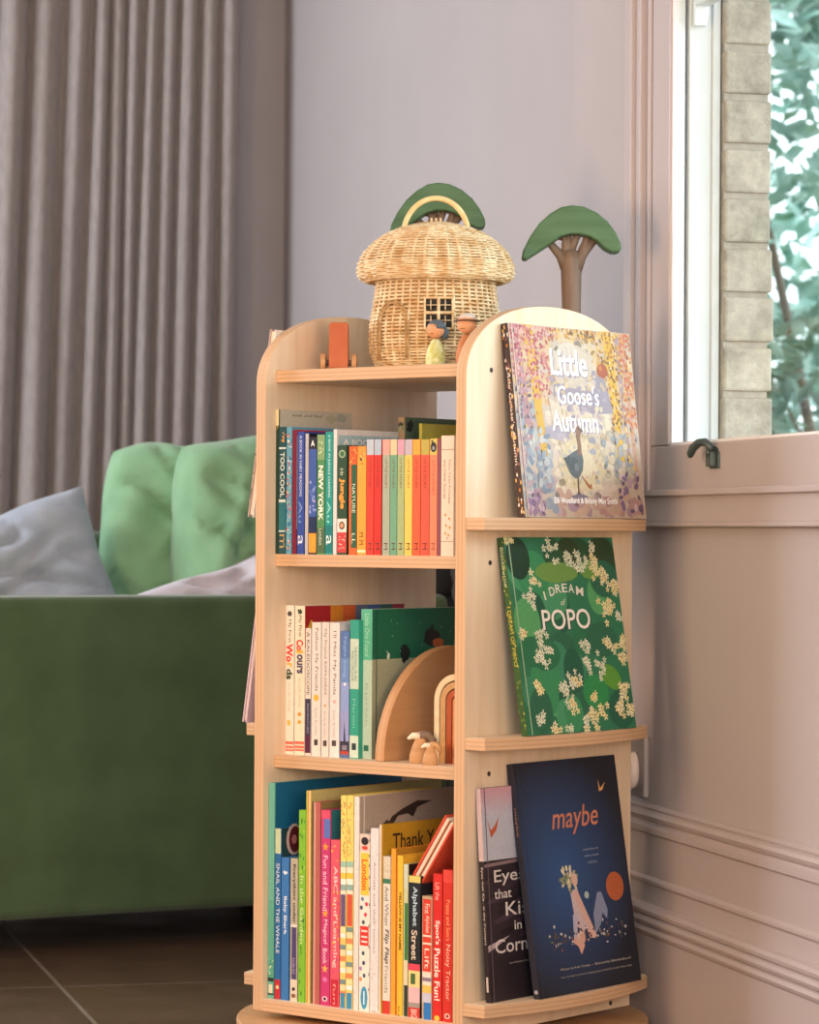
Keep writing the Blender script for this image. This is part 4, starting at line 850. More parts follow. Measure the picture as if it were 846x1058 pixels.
# wooden trees
M_CROWN = noise_mat('green_stained_wood', '#42623e', '#517250', 10, .5, stretch=(1, 6, 6))
M_TRUNK = noise_mat('grey_brown_wood', '#6b584a', '#7f6b5a', 10, .55, stretch=(8, 8, 1))
def toy_tree(label, x, y, z, hgt, w, rot, tilt=0, sc_=1.0):
    r = empty('wooden_tree', cs(x, y, z, rot), label, 'toy tree')
    m = MB()
    top = [(-.5, -.30), (-.485, -.21), (-.42, -.08), (-.33, .05), (-.22, .15), (-.11, .215), (0, .235), (.12, .22), (.25, .16), (.36, .07), (.44, -.04), (.49, -.14), (.50, -.205)]
    bot = [(.47, -.235), (.40, -.235), (.33, -.20), (.26, -.13), (.18, -.08), (.08, -.055), (-.02, -.055), (-.12, -.085), (-.21, -.15), (-.30, -.21), (-.40, -.275), (-.46, -.315)]
    out = [(u*w, hgt-.235*w+v*w) for u, v in (bot[::-1] + top[::-1])]
    m.prism(out, -.022*sc_, .022*sc_, 'y'); m.build('crown', M_CROWN, r, bevel=.006, bseg=4, smooth=False)
    m = MB(); zt = hgt-.30*w
    base = hgt-.235*w-.33*w
    kk = w/.153
    def fl(pts, rs, g_=1.22): m.tube([(p[0]*kk, p[1]*kk, p[2]) for p in pts], [q*kk*g_ for q in rs], 12)
    fl([(0, 0, 0), (.001, 0, base*.5), (.0, 0, base), (.0, 0, base+.018)], [.0165, .0135, .0155, .012], 1.05)
    fl([(-.002, 0, base-.012), (-.016, 0, base+.010), (-.034, 0, base+.030), (-.040, 0, hgt-.235*w-.17*w+.006)], [.011, .0065, .0045, .004])
    fl([(-.002, 0, base), (-.008, 0, base+.022), (-.010, 0, base+.036), (-.020, 0, hgt-.235*w-.10*w+.004)], [.010, .006, .0045, .0035])
    fl([(-.006, 0, base+.004), (-.006, 0, base+.028), (-.004, 0, hgt-.235*w-.05*w)], [.008, .0055, .004])
    fl([(-.004, 0, base+.010), (.006, 0, base+.034), (.010, 0, hgt-.235*w-.05*w)], [.006, .0048, .0042])
    fl([(.004, 0, base-.010), (.016, 0, base+.012), (.022, 0, base+.030), (.024, 0, hgt-.235*w-.06*w)], [.011, .007, .005, .004])
    fl([(.008, 0, base), (.022, 0, base+.018), (.038, 0, hgt-.235*w-.13*w+.006)], [.008, .0055, .004])
    m.build('trunk', M_TRUNK, r, smooth=True)
    return r
ty = .145; tx = lx(590, 270, ty); tz = Z1
Yt = CC.y+tx*EX.y+ty*EY.y
toy_tree('green topped wooden toy tree on the bookcase, in full view right of the basket', tx, ty, Z1, (549.5-213)/F*Yt+H-Z1, .151, ROTCAM)
ty = .115; tx = lx(452, 215, ty); Yt = CC.y+tx*EX.y+ty*EY.y
toy_tree('green topped wooden toy tree hidden behind the mushroom basket, only its crown showing', tx, ty, Z1, (549.5-190.5)/F*Yt+H-Z1, .150, ROTCAM)

# peg dolls
M_SKIN = noise_mat('doll_skin', '#d89a70', '#e0a67c', 20, .6)
def peg(label, x, y, z, h, dress, hair, hat, face):
    r = empty('peg_doll', cs(x, y, z, ROTCAM), label, 'doll')
    bh = h*.58; R = h*.195
    m = MB(); m.lathe([(R*.95, 0), (R*1.05, .002), (R*1.08, bh*.35), (R*.9, bh*.7), (R*.5, bh), (R*.3, bh*1.06)], 24); m.build('body', dress, r, smooth=True)
    m = MB(); hr = h*.19; m.lathe([(hr*math.sin(PI*i/12)+.0002, h-hr*.95+ -hr*math.cos(PI*i/12)*1.0) for i in range(13)], 20); HD = m.build('head', M_SKIN, r, smooth=True)
    hm = MB(); hm.lathe([(hr*1.10*math.sin(PI*i/12)+.0002, h-hr*.9-hr*1.08*math.cos(PI*i/12)) for i in range(6 if hat is None else 8, 13)], 20, .0012, .0015)
    if hat is None: hm.tube([(hr*.7, .002, h-hr*1.0), (hr*1.05, .002, h-hr*1.2), (hr*.95, .002, h-hr*2.0)], [hr*.55, hr*.5, hr*.35], 10)
    hm.build('hair', hair, HD, smooth=True)
    if hat: 
        m = MB(); m.lathe([(hr*1.45, h-hr*.72), (hr*1.4, h-hr*.6), (hr*.8, h-hr*.5)], 22, .001, 0); m.build('hat_brim', hat, HD, smooth=True)
    m = MB()
    for s_ in (-1, 1): m.lathe([(.0002, h-hr*1.0-.0007), (.0007, h-hr*1.0), (.0002, h-hr*1.0+.0007)], 8, -hr*.55+s_*hr*.28, -hr*.80)
    m.tube([(-hr*.7, -hr*.72, h-hr*1.45), (-hr*.5, -hr*.84, h-hr*1.5), (-hr*.3, -hr*.9, h-hr*1.45)], .0004, 5)
    m.build('face_print', M_SCREW, HD)
    return r
M_DRESS = noise_mat('doll_dress', '#c4c462', '#e6e4b8', 130, .7, detail=1)
M_HAIR = noise_mat('doll_hair', '#4a545c', '#5f6a72', 30, .6)
M_HAT = noise_mat('doll_hat', '#4a362c', '#5c4638', 30, .6); M_SHIRT = noise_mat('doll_shirt', '#b87448', '#c88858', 40, .7); M_GREYH = noise_mat('doll_scarf', '#b8aca4', '#d8d0c8', 50, .7)
yy = -.085; xx = lx(450, 352, yy); peg('small wooden peg doll with dark hair and a yellow dress, in front of the basket', xx, yy, Z1, lz(450, 331.5, xx, yy)-Z1, M_DRESS, M_HAIR, None, -1)
yy = -.115; xx = lx(482, 340, yy); xx = min(xx, WI/2-.014); peg('small wooden peg doll with a dark brimmed cap, half hidden behind the right arch', xx, yy, Z1, lz(482, 325, xx, yy)-Z1, M_SHIRT, M_GREYH, M_HAT, -1)

# orange toy car
yy = -.105; xx = lx(350, 360, yy); M_ORANGE = noise_mat('orange_wood', '#b25c36', '#bf6a42', 20, .55)
car = empty('toy_car', cs(xx, yy, Z1, ROTCAM), 'orange wooden toy car seen end on, at the left of the bookcase top', 'toy car')
zt_ = lz(350, 334, xx, yy)-Z1
m = MB(); hw = .0145
m.prism([(-hw, .004), (hw, .004), (hw*.98, zt_-.003), (hw*.8, zt_), (-hw*.8, zt_), (-hw*.98, zt_-.003)], -.022, .034, 'y'); m.build('body', M_ORANGE, car, bevel=.0012)
for sx in (-1, 1):
    for wy in (-.008, .024):
        m = MB(); m.tube([(sx*.0195, wy, .0135), (sx*.0205, wy, .0135), (sx*.0265, wy, .0135), (sx*.0275, wy, .0135)], [.0115, .0132, .0132, .0115], 28); m.build('wheel', M_TOYWOOD, car)
for wy in (-.008, .024):
    m = MB(); m.tube([(-.0198, wy, .0135), (.0198, wy, .0135)], .0035, 12); m.build('axle', M_TRUNK, car)

# wooden half disc, rainbow arches and two wooden birds on the middle shelf
xd = lx(391.5, 760, -DP/2+.034); m = MB(); Rr = .166; n = 40
out = [(-Rr, 0), (Rr, 0)] + [(Rr*math.cos(PI*k/n), Rr*math.sin(PI*k/n)*1.0) for k in range(1, n)]
o = m.prism(out, -.0085, .0085, 'x')
hd = m.build('wooden_half_disc', ply_mat('ply_disc', 0, 1, .03, '#c9986a', '#b98655', '#a8794c'), None, M=MC @ Matrix.Translation((xd, -DP/2+.034+Rr, Z3)), bevel=.0022, bseg=3)
setp(hd, 'upright half round wooden board standing beside the books on the middle shelf', 'toy')
rb = empty('rainbow_stacker', MC @ Matrix.Translation((lx(477, 740, -DP/2+.085), -DP/2+.085, Z3)), 'small nested rainbow of wooden arches at the right of the middle shelf', 'toy')
# arches
cols = ['#e8cfa4', '#c99a64', '#b4552c', '#dd8f5c']
xl = rb.matrix_local.inverted() @ (MC @ Vector((lx(450.3, 740, -DP/2+.085), -DP/2+.085, Z3))); Ro = abs(xl.x)
maxr = (WI/2-.001) - lx(477, 740, -DP/2+.085)
Hh = lz(470, 697, .17, -DP/2+.085)-Z3
for k in range(4):
    m = MB(); ro = Ro-.0115*k; ri = ro-.0092; h0 = Hh-Ro
    P1 = [(-ro, 0)]+[(-ro*math.cos(PI*t/24), h0+ro*math.sin(PI*t/24)) for t in range(25)]+[(ro, 0)]
    P2 = [(-ri, 0)]+[(-ri*math.cos(PI*t/24), h0+ri*math.sin(PI*t/24)) for t in range(25)]+[(ri, 0)]
    P1 = [(min(u, maxr), v) for u, v in P1]; P2 = [(min(u, maxr-.001), v) for u, v in P2]
    vs = [(u, -.014, v) for u, v in P1]+[(u, -.014, v) for u, v in P2]+[(u, .014, v) for u, v in P1]+[(u, .014, v) for u, v in P2]
    q = len(P1); fs = []
    for i in range(q-1): fs += [(i, i+1, q+i+1, q+i), (2*q+i+1, 2*q+i, 3*q+i, 3*q+i+1), (i+1, i, 2*q+i, 2*q+i+1), (q+i, q+i+1, 3*q+i+1, 3*q+i)]
    fs += [(0, q, 3*q, 2*q), (q-1, 2*q-1, 4*q-1, 3*q-1)]
    m.raw(vs, fs, cols[k]); m.build('arch', M_MATT, rb)
def bird(label, px, py, d, h, flip=1):
    yl = -DP/2+d; x = lx(px, py, yl)
    r = empty('wooden_bird', cs(x, yl, Z3, ROTCAM), label, 'toy', 'carved wooden birds on the middle shelf')
    w = h*.36
    m = MB()
    prof = [(w*.9, 0), (w, h*.06), (w*.98, h*.25), (w*.8, h*.5), (w*.55, h*.72), (w*.5, h*.82), (w*.52, h*.92), (w*.3, h*1.0), (w*.02, h*1.01)]
    m.lathe(prof, 20); o = m.build('body', M_TOYWOOD, r, smooth=True); o.scale = (1, .75, 1)
    m = MB(); m.tube([(0, 0, h*.88), (-w*.7, 0, h*.90), (-w*1.15, 0, h*.80)], [w*.42, w*.30, w*.12], 12); m.build('beak', noise_mat('pale_beak', '#e8d8bc', '#f0e4cc', 20, .6), r, smooth=True)
    m = MB(); m.tube([(0, 0, h*.9), (w*.7, 0, h*.93), (w*1.2, 0, h*.72), (w*1.3, 0, h*.5)], [w*.45, w*.42, w*.36, w*.1], 12); m.build('wing', M_TRUNK if flip > 0 else M_TOYWOOD, r, smooth=True)
bird('larger carved wooden bird, standing behind the smaller one on the middle shelf', 434, 770, .052, .044)
bird('smaller carved wooden bird, in front of the larger one on the middle shelf', 444.5, 776, .034, .0315, -1)

# ------------------------------------------------------------------ room
T_ = Vector((-.2494, .9684, 0)); NN = Vector((.9684, .2494, 0)); Q = Vector((.40, 4.60, 0))
# wall frame: x = outward normal, y = along the wall going away
MW = Matrix.Translation(Q) @ Matrix.Rotation(math.atan2(NN.y, NN.x), 4, 'Z')
def struct(m, name, mat, M=None, **k):
    o = m.build(name, mat, None, M=M, **k); o['kind'] = 'structure'; return o
m = MB(); m.poly([(-4, -2.5, 0), (3.2, -2.5, 0), (3.2, 9.5, 0), (-4, 9.5, 0)]); fl = struct(m, 'floor', M_FLOOR)
m = MB(); m.box(-4, 3.2, -2.5, 9.5, 2.8, 2.86); struct(m, 'ceiling', M_CEIL)
WTK = .155; SJ = .112; SN = -1.25; ZS = .80; ZG = .875; ZTOP = 2.45
m = MB()
m.box(0, WTK, SJ, .516, 0, 2.8)                    # pier beyond the window
m.box(0, WTK, SN, SJ, 0, ZS-.004)                     # below the sill
m.box(0, WTK, SN, SJ, ZTOP, 2.8)                   # above
m.box(0, WTK, -7.6, SN, 0, 2.8)                    # near part
m.box(.12, WTK+.09, .516, 3.7, 0, 2.8)                # set back stretch to the corner
struct(m, 'wall_right', M_WALL, MW)
sc_corner = 3.4
m = MB(); m.box(-5, .2, sc_corner, sc_corner+.12, 0, 2.8); struct(m, 'wall_back', M_WALL, MW)
m = MB(); m.box(-3.3, -3.2, -2.5, 9.4, 0, 2.8); struct(m, 'wall_left', M_WALL)
m = MB(); m.box(-3.3, 3.0, -2.5, -2.4, 0, 2.8); struct(m, 'wall_front', M_WALL)
# tall moulded skirting
prof = [(0, 0), (-.028, 0), (-.028, .172), (-.031, .175), (-.033, .180), (-.031, .185), (-.027, .187), (-.031, .190), (-.033, .195), (-.031, .200), (-.027, .202), (-.031, .206), (-.032, .211), (-.028, .216), (-.018, .219), (-.016, .246), (-.021, .251), (-.021, .255), (-.014, .259),
        (-.014, .322), (-.019, .326), (-.019, .334), (-.013, .337), (-.011, .341), (-.016, .346), (-.018, .351), (-.015, .356), (-.008, .358), (-.010, .362), (-.004, .366), (0, .366)]
m = MB(); m.prism([(u, v) for u, v in prof], -7.6, .516, 'y'); 
o = struct(m, 'baseboard_right', M_TRIM, MW)
m = MB(); m.prism([(u+.12, v) for u, v in prof], .516, 3.4, 'y'); struct(m, 'baseboard_far', M_TRIM, MW)

# window: architrave, sill, sashes, glass
win = MB(); 
m = MB(); m.box(-.014, .02, .128, .190, ZS+.04, 2.6); m.box(-.022, 0, .150, .184, ZS+.04, 2.6); m.box(-.004, .03, SJ, .128, ZS+.04, 2.6)
m.box(-.014, .02, SN-.09, SN, ZS+.04, 2.6); m.box(-.014, .02, SN, SJ, ZTOP, 2.6)
struct(m, 'trim_1', M_TRIM, MW, bevel=.003, bseg=3)
m = MB(); m.box(-.012, WTK*.4, SN-.1, .200, ZS, ZS+.042); m.box(-.022, 0, SN-.1, .205, ZS+.040, ZS+.050); m.box(-.017, 0, SN-.1, .203, ZS-.006, ZS+.001)
struct(m, 'window_1_sill', M_TRIM, MW, bevel=.002)
wm = empty('window_1', MW); wm['kind'] = 'structure'
m = MB()
m.box(.0, .026, SN, SJ, ZS+.042, .918)              # bottom rail
m.box(.0, .026, .030, SJ, .918, ZTOP)               # far stile
m.box(.0, .026, SN, SN+.075, .918, ZTOP)            # near stile
m.box(.0, .026, SN+.075, .030, ZTOP-.07, ZTOP)
m.build('sash_frame', M_TRIM, wm, bevel=.003, bseg=2)
m = MB(); m.box(.004, .022, .0235, .030, .918, ZTOP-.07); m.box(.004, .022, SN+.075, .0235, .918, .922)
m.build('glazing_bead', M_WHITE, wm)
m = MB(); m.box(.011, .014, SN+.075, .028, .919, ZTOP-.07); m.build('glass_pane', M_GLASS, wm)
m = MB()
m.box(.028, .064, .020, .062, .80, ZTOP); m.box(.064, .076, .013, .062, .80, ZTOP)
m.box(.028, .24, SN-.02, .06, .76, .80)
m.box(.028, .076, SN-.03, SN, .80, ZTOP)
m.build('outer_frame', M_WHITE, wm, bevel=.002)
m = MB(); m.prism([(.030, 1.555), (.050, 1.555), (.054, 1.575), (.054, 1.63), (.030, 1.63)], .004, .016, 'y'); m.box(.030, .054, SN, .005, 1.585, 1.63); m.build('upper_sash_rail', M_WHITE, wm, bevel=.002)
# brick reveal: the bricks are real, one course at a time
m = MB(); R = random.Random(6)
m.box(.079, .150, .004, .12, .0, 2.8)
o = struct(m, 'wall_outer', M_MORTAR, MW)
m = MB(); z = .02; k = 0
while z < 2.75:
    hz = .0655+R.uniform(-.002, .002); jx = R.uniform(-.003, .003)
    m.box(.0785, .155+jx, -.003+R.uniform(-.0015, .001), .10, z, z+hz)
    z += .0755; k += 1
struct(m, 'trim_2', M_BRICK, MW, bevel=.004, bseg=2)

# sash latch on the bottom rail
lp = Vector((0, 0, 0)); la = (wp(738, 475, 4.42)); 
u_ = (738-423)/F; Yl = 1.585/(u_+.2576); lp = wp(743, 475, Yl)
sl = (MW.inverted() @ lp).y; zl = lp.z
la = empty('sash_latch', MW @ Matrix.Translation((0, sl, zl)), 'dark metal hook latch on the bottom rail of the window', 'window latch')
m = MB(); m.box(-.003, 0, -.021, .018, -.013, .010, '#2c3a38'); m.prism([(-.019, .010), (.016, .010), (.008, .018), (-.011, .018)], -.003, 0, 'x'); m.build('back_plate', M_IRON, la, bevel=.001)
m = MB(); m.box(-.011, -.003, -.012, .012, -.010, .012); m.tube([(-.007, 0, .008), (-.007, -.001, .020)], [.008, .0065], 12); m.build('housing', M_IRON, la, bevel=.0015)
m = MB(); m.tube([(-.008, -.006, .010), (-.010, -.004, .020), (-.014, .004, .0255), (-.018, .020, .025), (-.022, .034, .018), (-.024, .040, .009), (-.024, .042, .004)], [.004, .0055, .006, .006, .0065, .006, .003], 12); m.build('hook_lever', M_IRON, la, smooth=True)

# wall socket with plug
u_ = (662-423)/F; Ys = 1.585/(u_+.2576); sp_ = wp(662, 790, Ys); s0 = (MW.inverted() @ sp_).y
so = empty('wall_socket', MW @ Matrix.Translation((0, s0, sp_.z)), 'square painted wall socket low on the wall behind the bookcase', 'socket')
m = MB(); m.box(-.010, 0, -.050, .052, -.048, .048); m.build('socket_plate', noise_mat('socket_grey', '#8f8684', '#97908e', 5, .4), so, bevel=.004, bseg=3)
m = MB(); m.box(-.0125, -.010, .020, .034, .010, .034); m.build('rocker_switch', M_WHITE, so, bevel=.001)
pg = MB(); pg.tube([(-.0105, -.018, -.006), (-.016, -.018, -.006), (-.024, -.018, -.004), (-.028, -.018, -.004)], [.021, .024, .020, .010], 20)
o = pg.build('electric_plug', noise_mat('plug_pale', '#d8c8c0', '#e0d2ca', 5, .4), None, M=MW @ Matrix.Translation((0, s0, sp_.z)) @ Matrix.Diagonal((1, .75, 1.25, 1)), smooth=True); setp(o, 'pale rounded plug pushed into the wall socket', 'plug')

# ------------------------------------------------------------------ curtain
MB_ = MW @ Matrix.Translation((0, sc_corner, 0))
cm = MB()
val = [-90, -52, -12, 25, 61, 88, 108, 127, 143, 160, 179, 200, 222, 244]
def curtain_grid():
    vs = []; cols_ = []
    npx = []
    for i in range(len(val)-1):
        for k in range(12): npx.append((i+k/12, val[i]+(val[i+1]-val[i])*k/12))
    npx.append((len(val)-1, val[-1]))
    rows = 28
    for j in range(rows+1):
        z = .015+(2.6-.015)*j/rows
        for s_, px in npx:
            i = min(int(s_), len(val)-2); f = s_-i; wd = (val[i+1]-val[i])
            amp = .018+.0011*wd
            dep = amp*(math.sin(PI*f)**.85)*(1+.15*math.sin(i*2.3+z*1.7)) + .006*noise.noise(Vector((s_*1.3, z*.8, 0)))
            flare = 1+.035*(1.9-z)+.01*math.sin(i*1.7+z*1.3)
            pxx = 244-(244-px)*flare - 5*(1.9-z) + .8*math.sin(z*2+i)
            # position along the back wall in the wall frame at the mean curtain depth
            base = -.12
            # solve along the wall: world point on line y_local = sc_corner-.12
            k_ = (pxx-423)/F
            p0 = MW @ Vector((0, sc_corner+base, 0))
            # p = p0 + x*NN ; p.x = k*p.y
            x = (k_*p0.y-p0.x)/(NN.x-k_*NN.y)
            vs.append((x, sc_corner+base-dep, z))
    return vs, len(npx), rows
vs, nx, rows = curtain_grid()
cm.raw(vs, [(j*nx+i, j*nx+i+1, (j+1)*nx+i+1, (j+1)*nx+i) for j in range(rows) for i in range(nx-1)])
ct = cm.build('curtain', M_CURT, None, M=MW, smooth=True)
sm = ct.modifiers.new('s', 'SOLIDIFY'); sm.thickness = .003
setp(ct, 'floor length grey brown curtain in deep folds against the back wall', 'curtain')
rod_ = MB(); rod_.tube([(-1.9, sc_corner-.12, 2.62), (-.2, sc_corner-.12, 2.62)], .014, 12)
o = rod_.build('curtain_rod', M_IRON, None, M=MW, smooth=True); setp(o, 'dark curtain rod above the grey brown curtain', 'curtain rod')

# ------------------------------------------------------------------ sofa
SL = Vector((-.744, 5.523, 0)); SD = Vector((.874, .486, 0)).normalized()
angS = math.atan2(SD.y, SD.x)
MS = Matrix.Translation(SL) @ Matrix.Rotation(angS, 4, 'Z')       # x along the front panel, y away from us
zst = H-(617-CY+2.4)*5.523/F; zsb = H-(953-CY+2.4)*5.523/F
sofa = empty('sofa', MS, 'green velvet sofa seen from its side, left of the bookcase', 'sofa')
def rbox(m, x0, x1, y0, y1, z0, z1): m.box(x0, x1, y0, y1, z0, z1)
m = MB(); m.box(-.65, .945, 0, .14, zsb, zst); m.build('side_panel', M_SOFA, sofa, bevel=.018, bseg=4)
m = MB(); m.box(-.64, .93, .14, .80, zsb+.01, .34); m.build('base', M_SOFA, sofa, bevel=.015, bseg=3)
m = MB(); m.box(-.63, .92, .15, .66, .34, .47); m.build('seat_cushion', M_SEAT, sofa, bevel=.04, bseg=5)
m = MB(); m.box(-.64, .93, .70, .86, zsb, .78); m.build('backrest', M_SOFA, sofa, bevel=.04, bseg=4)
for fx in (-.58, .87):
    for fy in (.10, .74):
        m = MB(); m.lathe([(.018, 0), (.024, zsb+.002)], 14, fx, fy); m.build('leg', M_SCREW, sofa)
def cushion(name, mat, M, w, h, t, seed, wr=1.0, parent=None, corner=.07, creases=(), rnd=0.0, ears=0.0):
    """puffy cushion standing on its edge: x width, z height, y thickness"""
    m = MB(); n = 36; R = random.Random(seed); off = Vector((seed*3.1, seed*1.7, 0))
    def P(u, v, s_):
        a = max(0, 1-abs(u)**3.2); b_ = max(0, 1-abs(v)**3.2)
        th = t/2*(a*b_)**.42
        pin = 1-.06*(1-abs(u*v))*0
        sq = (abs(u)*abs(v))**2
        x = u*w/2*(1-rnd*sq + ears*(abs(v)**2-.8)*abs(u)**2); z = v*h/2*(1-rnd*sq + ears*(abs(u)**2-.8)*abs(v)**2)
        z += .012*noise.noise(Vector((u*1.6+seed, .5, v*.4))) * (1 if v > 0 else .2); x += .010*noise.noise(Vector((v*1.6, seed, u*.4)))
        q = Vector((u*2.2, v*2.2, s_*.7))+off
        d = noise.noise(q)*.030+noise.noise(Vector((u*3+v*5, v*1.5-u, seed)))*.016
        rg = abs(noise.noise(Vector((u*2.1+v*2.6+seed, (v-u)*.9, seed*.7))))
        d -= .030*max(0, .22-rg)/.22
        for (cu, cv, an, ln, dp) in creases:
            dx, dz = u-cu, v-cv; al = dx*math.cos(an)+dz*math.sin(an); ac = -dx*math.sin(an)+dz*math.cos(an)
            d -= dp*math.exp(-(ac/.05)**2)*math.exp(-(al/ln)**2) - dp*.7*math.exp(-((ac-.11)/.07)**2)*math.exp(-(al/ln)**2)
        y = -s_*(th + d*wr*(th/(t/2)))
        return (x, y, z+h/2)
    for s_ in (1, -1):
        g = [[P(-1+2*i/n, -1+2*j/n, s_) for i in range(n+1)] for j in range(n+1)]
        base = len(m.v)
        vs_ = [p for r_ in g for p in r_]
        fs_ = [((j*(n+1)+i), (j*(n+1)+i+1), ((j+1)*(n+1)+i+1), ((j+1)*(n+1)+i)) for j in range(n) for i in range(n)]
        if s_ < 0: fs_ = [f[::-1] for f in fs_]
        m.raw(vs_, fs_)
    o = m.build(name, mat, parent, M=M, smooth=True)
    return o
cY = 6.26
def cush_at(pxc, pytop, Y, w, h, t, rotz, roll_, leanx, name, mat, seed, label, cat, zbase=.46, wr=1, parent=None, creases=(), rnd=0, ears=0):
    x = (pxc-423)/F*Y
    M = Matrix.Translation((x, Y, zbase)) @ Matrix.Rotation(rotz, 4, 'Z') @ Matrix.Rotation(leanx, 4, 'X') @ Matrix.Rotation(roll_, 4, 'Y')
    o = cushion(name, mat, M, w, h, t, seed, wr, creases=creases, rnd=rnd, ears=ears)
    if parent is not None:
        o.parent = parent; o.matrix_parent_inverse = (MS).inverted()
    else: setp(o, label, cat)
    return o
K1 = [(.45, -.15, .95, .55, .045), (.15, -.35, .95, .5, .035), (-.2, .3, .9, .4, .018), (.5, -.55, .9, .4, .04)]
cush_at(203, 455, 6.20, .45, .50, .22, angS*.6, .10, -.14, 'back_cushion', M_SEAT, 3, None, None, parent=sofa, creases=K1, rnd=.10, wr=1.1)
cush_at(292, 448, 6.12, .46, .52, .24, angS*.8, .02, -.12, 'back_cushion', M_SEAT, 5, None, None, parent=sofa, creases=[(-.5, .2, 1.2, .5, .02)], rnd=.11, wr=1.0)
cush_at(30, 515, 5.98, .46, .36, .17, angS*.2, -.34, -.25, 'throw_pillow', M_GREYC, 8, 'blue grey linen pillow lying at the left end of the sofa', 'pillow', zbase=.47, creases=[(.0, .0, .3, .6, .018), (.3, .3, .5, .4, .012)], ears=.05, wr=.8)
cush_at(285, 553, 5.96, .46, .27, .15, angS, -.30, -.30, 'throw_pillow', M_PALEC, 12, 'pale lilac grey pillow slumped on the sofa behind the bookcase edge', 'pillow', zbase=.47, wr=1.2, creases=[(-.1, .2, .5, .5, .03), (-.3, -.1, .4, .5, .025)], ears=.05)
cush_at(425, 590, 6.14, .20, .27, .09, angS, .0, -.05, 'throw_pillow', M_DARKC, 15, 'dark cushion shaped filler added behind the bookcase gap, above the sofa side', 'pillow', zbase=.47)  # dark cushion form added to fill the gap seen through the bookcase

# ------------------------------------------------------------------ garden outside
def bush(name, label, cx, cy, w, d, h, n, seed, mat, sz=.05, z0=.2):
    R = random.Random(seed); m = MB()
    blobs = [(cx+R.uniform(-w, w)*.5, cy+R.uniform(-d, d)*.5, z0+R.uniform(.15, .95)*h, R.uniform(.25, .5)*min(w, h)*.6) for _ in range(16)]
    for i in range(n):
        bx_, by_, bz_, br = R.choice(blobs)
        v = Vector((R.gauss(0, 1), R.gauss(0, 1), R.gauss(0, 1))).normalized()*br*R.uniform(.75, 1.05)
        p = Vector((bx_, by_, bz_))+v
        a = Vector((R.gauss(0, 1), R.gauss(0, 1), R.gauss(0, .6))).normalized(); b2 = a.cross(Vector((R.gauss(0, 1), R.gauss(0, 1), R.gauss(0, 1)))).normalized(); c = a.cross(b2)*.12
        s_ = sz*R.uniform(.6, 1.3)
        m.raw([p-a*s_, p+b2*s_*.45+c*s_, p+a*s_, p-b2*s_*.45+c*s_], [(0, 1, 2, 3)])
    r = empty(name, Matrix.Identity(4), label, 'bush')
    m.build('foliage', mat, r)
    m = MB()
    for k in range(5):
        bx_, by_, bz_, br = blobs[k]; m.tube([(cx+R.uniform(-.1, .1), cy, -.3), ((cx+bx_)/2, (cy+by_)/2, bz_*.5), (bx_, by_, bz_)], [.03, .02, .008], 7)
    m.build('stem', M_TRUNK, r, smooth=True)
LG1 = leaf_mat('leaf_teal', '#6f9c8e', '#c4dbd2'); LG2 = leaf_mat('leaf_green', '#74a08a', '#c8dcd0')
bush('garden_bush', 'leafy green garden bush seen through the lower window pane', 1.35, 9.2, 1.5, 1.0, 1.3, 5200, 1, LG2, z0=.3)
bush('garden_shrub', 'tall blue green tree foliage seen through the upper window pane', 1.7, 11.0, 2.4, 1.2, 2.2, 6500, 4, LG1, .06, z0=1.6)
bush('hedge_shrub', 'hazy far green hedge foliage seen through the right edge of the window', 2.4, 13.5, 3.2, 1.0, 2.6, 5500, 9, LG1, .08, z0=.0)
bush('garden_hedge', 'broad green garden hedge beyond the near end of the window', 6.2, 9.0, 6.5, 1.6, 2.6, 7000, 21, LG2, .10, z0=-.2)
gm = MB(); gm.poly([(-2, 9.6, -.3), (2.4, 3, -.3), (14, 3, -.3), (14, 22, -.3), (-2, 22, -.3)]); o = struct(gm, 'ground', noise_mat('lawn', '#5a7a4a', '#7a9a62', 4, .9))

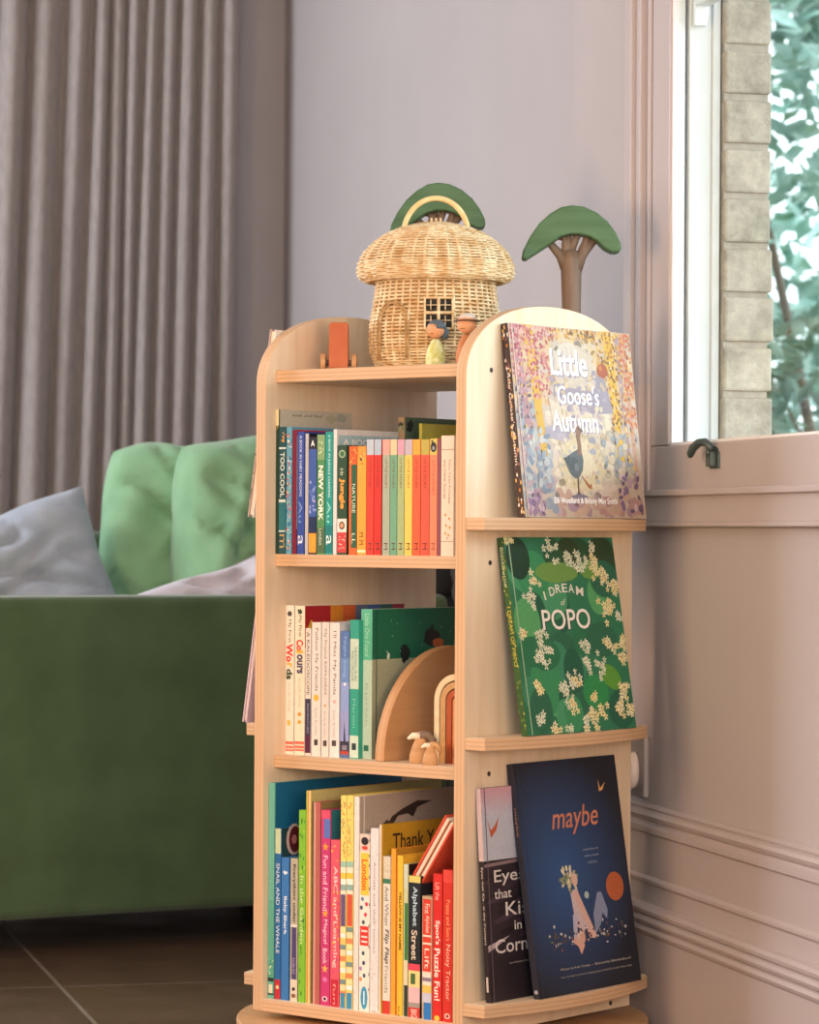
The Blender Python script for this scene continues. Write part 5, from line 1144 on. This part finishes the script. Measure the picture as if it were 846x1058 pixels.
# ------------------------------------------------------------------ light
w = bpy.data.worlds.new('sky'); sc.world = w; w.use_nodes = True
bg = w.node_tree.nodes['Background']; bg.inputs['Color'].default_value = (.86, .94, 1.0, 1); bg.inputs['Strength'].default_value = 2.7
def area(name, loc, target, sx, sy, power, col, portal=False):
    l = bpy.data.lights.new(name, 'AREA'); l.shape = 'RECTANGLE'; l.size = sx; l.size_y = sy; l.energy = power; l.color = col
    if portal: l.cycles.is_portal = True
    o = bpy.data.objects.new(name, l); COL.objects.link(o); o.location = loc
    o.rotation_euler = (Vector(target)-Vector(loc)).to_track_quat('-Z', 'Y').to_euler(); return o
wc = MW @ Vector((.14, (SN+SJ)/2, 1.68)); wt = MW @ Vector((-1, (SN+SJ)/2, 1.68))
area('window_portal', wc, wt, SJ-SN, 1.5, 1, (1, 1, 1), True)
s = bpy.data.lights.new('daylight_sun', 'SUN'); s.energy = 3.4; s.angle = math.radians(45); s.color = (.75, .86, 1.0)
so_ = bpy.data.objects.new('daylight_sun', s); COL.objects.link(so_)
so_.rotation_euler = Vector((-1.0, .15, -.52)).to_track_quat('-Z', 'Y').to_euler(); so_.location = (4, 4, 4)
# added unseen fill lights, plus the second window on the left and the floor lamp
area('overhead_fill', (-.4, 1.6, 2.65), (0, 4.6, .5), 2.0, 1.6, 30, (1.0, .93, .88))  # soft overhead fill added to lift the room, no fitting modelled
area('rear_fill', (.3, -2.2, 1.5), (0, 4.5, .8), 2.4, 1.7, 88, (.88, .94, 1.0))  # cool fill added behind the camera to soften the shadows
area('left_window_light', (-3.1, 5.8, 1.7), (0, 6.0, 1.2), 1.6, 1.6, 95, (.86, .92, 1.0))
area('warm_right_fill', (.85, 1.7, .85), (0, 4.6, .75), .5, .6, 20, (1.0, .62, .36))  # unseen warm fill added to colour the inner left panel
area('floor_lamp_glow', (-1.55, 2.9, 1.0), (.2, 4.4, .5), .6, .75, 29, (1.0, .62, .36))

# ------------------------------------------------------------------ camera
cam = bpy.data.cameras.new('camera'); co = bpy.data.objects.new('camera', cam); COL.objects.link(co); sc.camera = co
cam.sensor_fit = 'VERTICAL'; cam.sensor_height = 36; cam.lens = F/1058*36; cam.shift_y = (CY-529)/1058
co.matrix_world = Matrix.Translation((0, 0, H)) @ Matrix.Rotation(PI/2, 4, 'X') @ Matrix.Rotation(ROLL, 4, 'Z')
cam.dof.use_dof = True; cam.dof.focus_distance = 4.38; cam.dof.aperture_fstop = 9
cam.clip_start = .05
vs_ = sc.view_settings; vs_.view_transform = 'Standard'; vs_.look = 'None'; vs_.gamma = 1; vs_.use_curve_mapping = False; vs_.exposure = 0.22
sc.cycles.max_bounces = 8; sc.cycles.sample_clamp_indirect = 4; sc.cycles.use_denoising = True
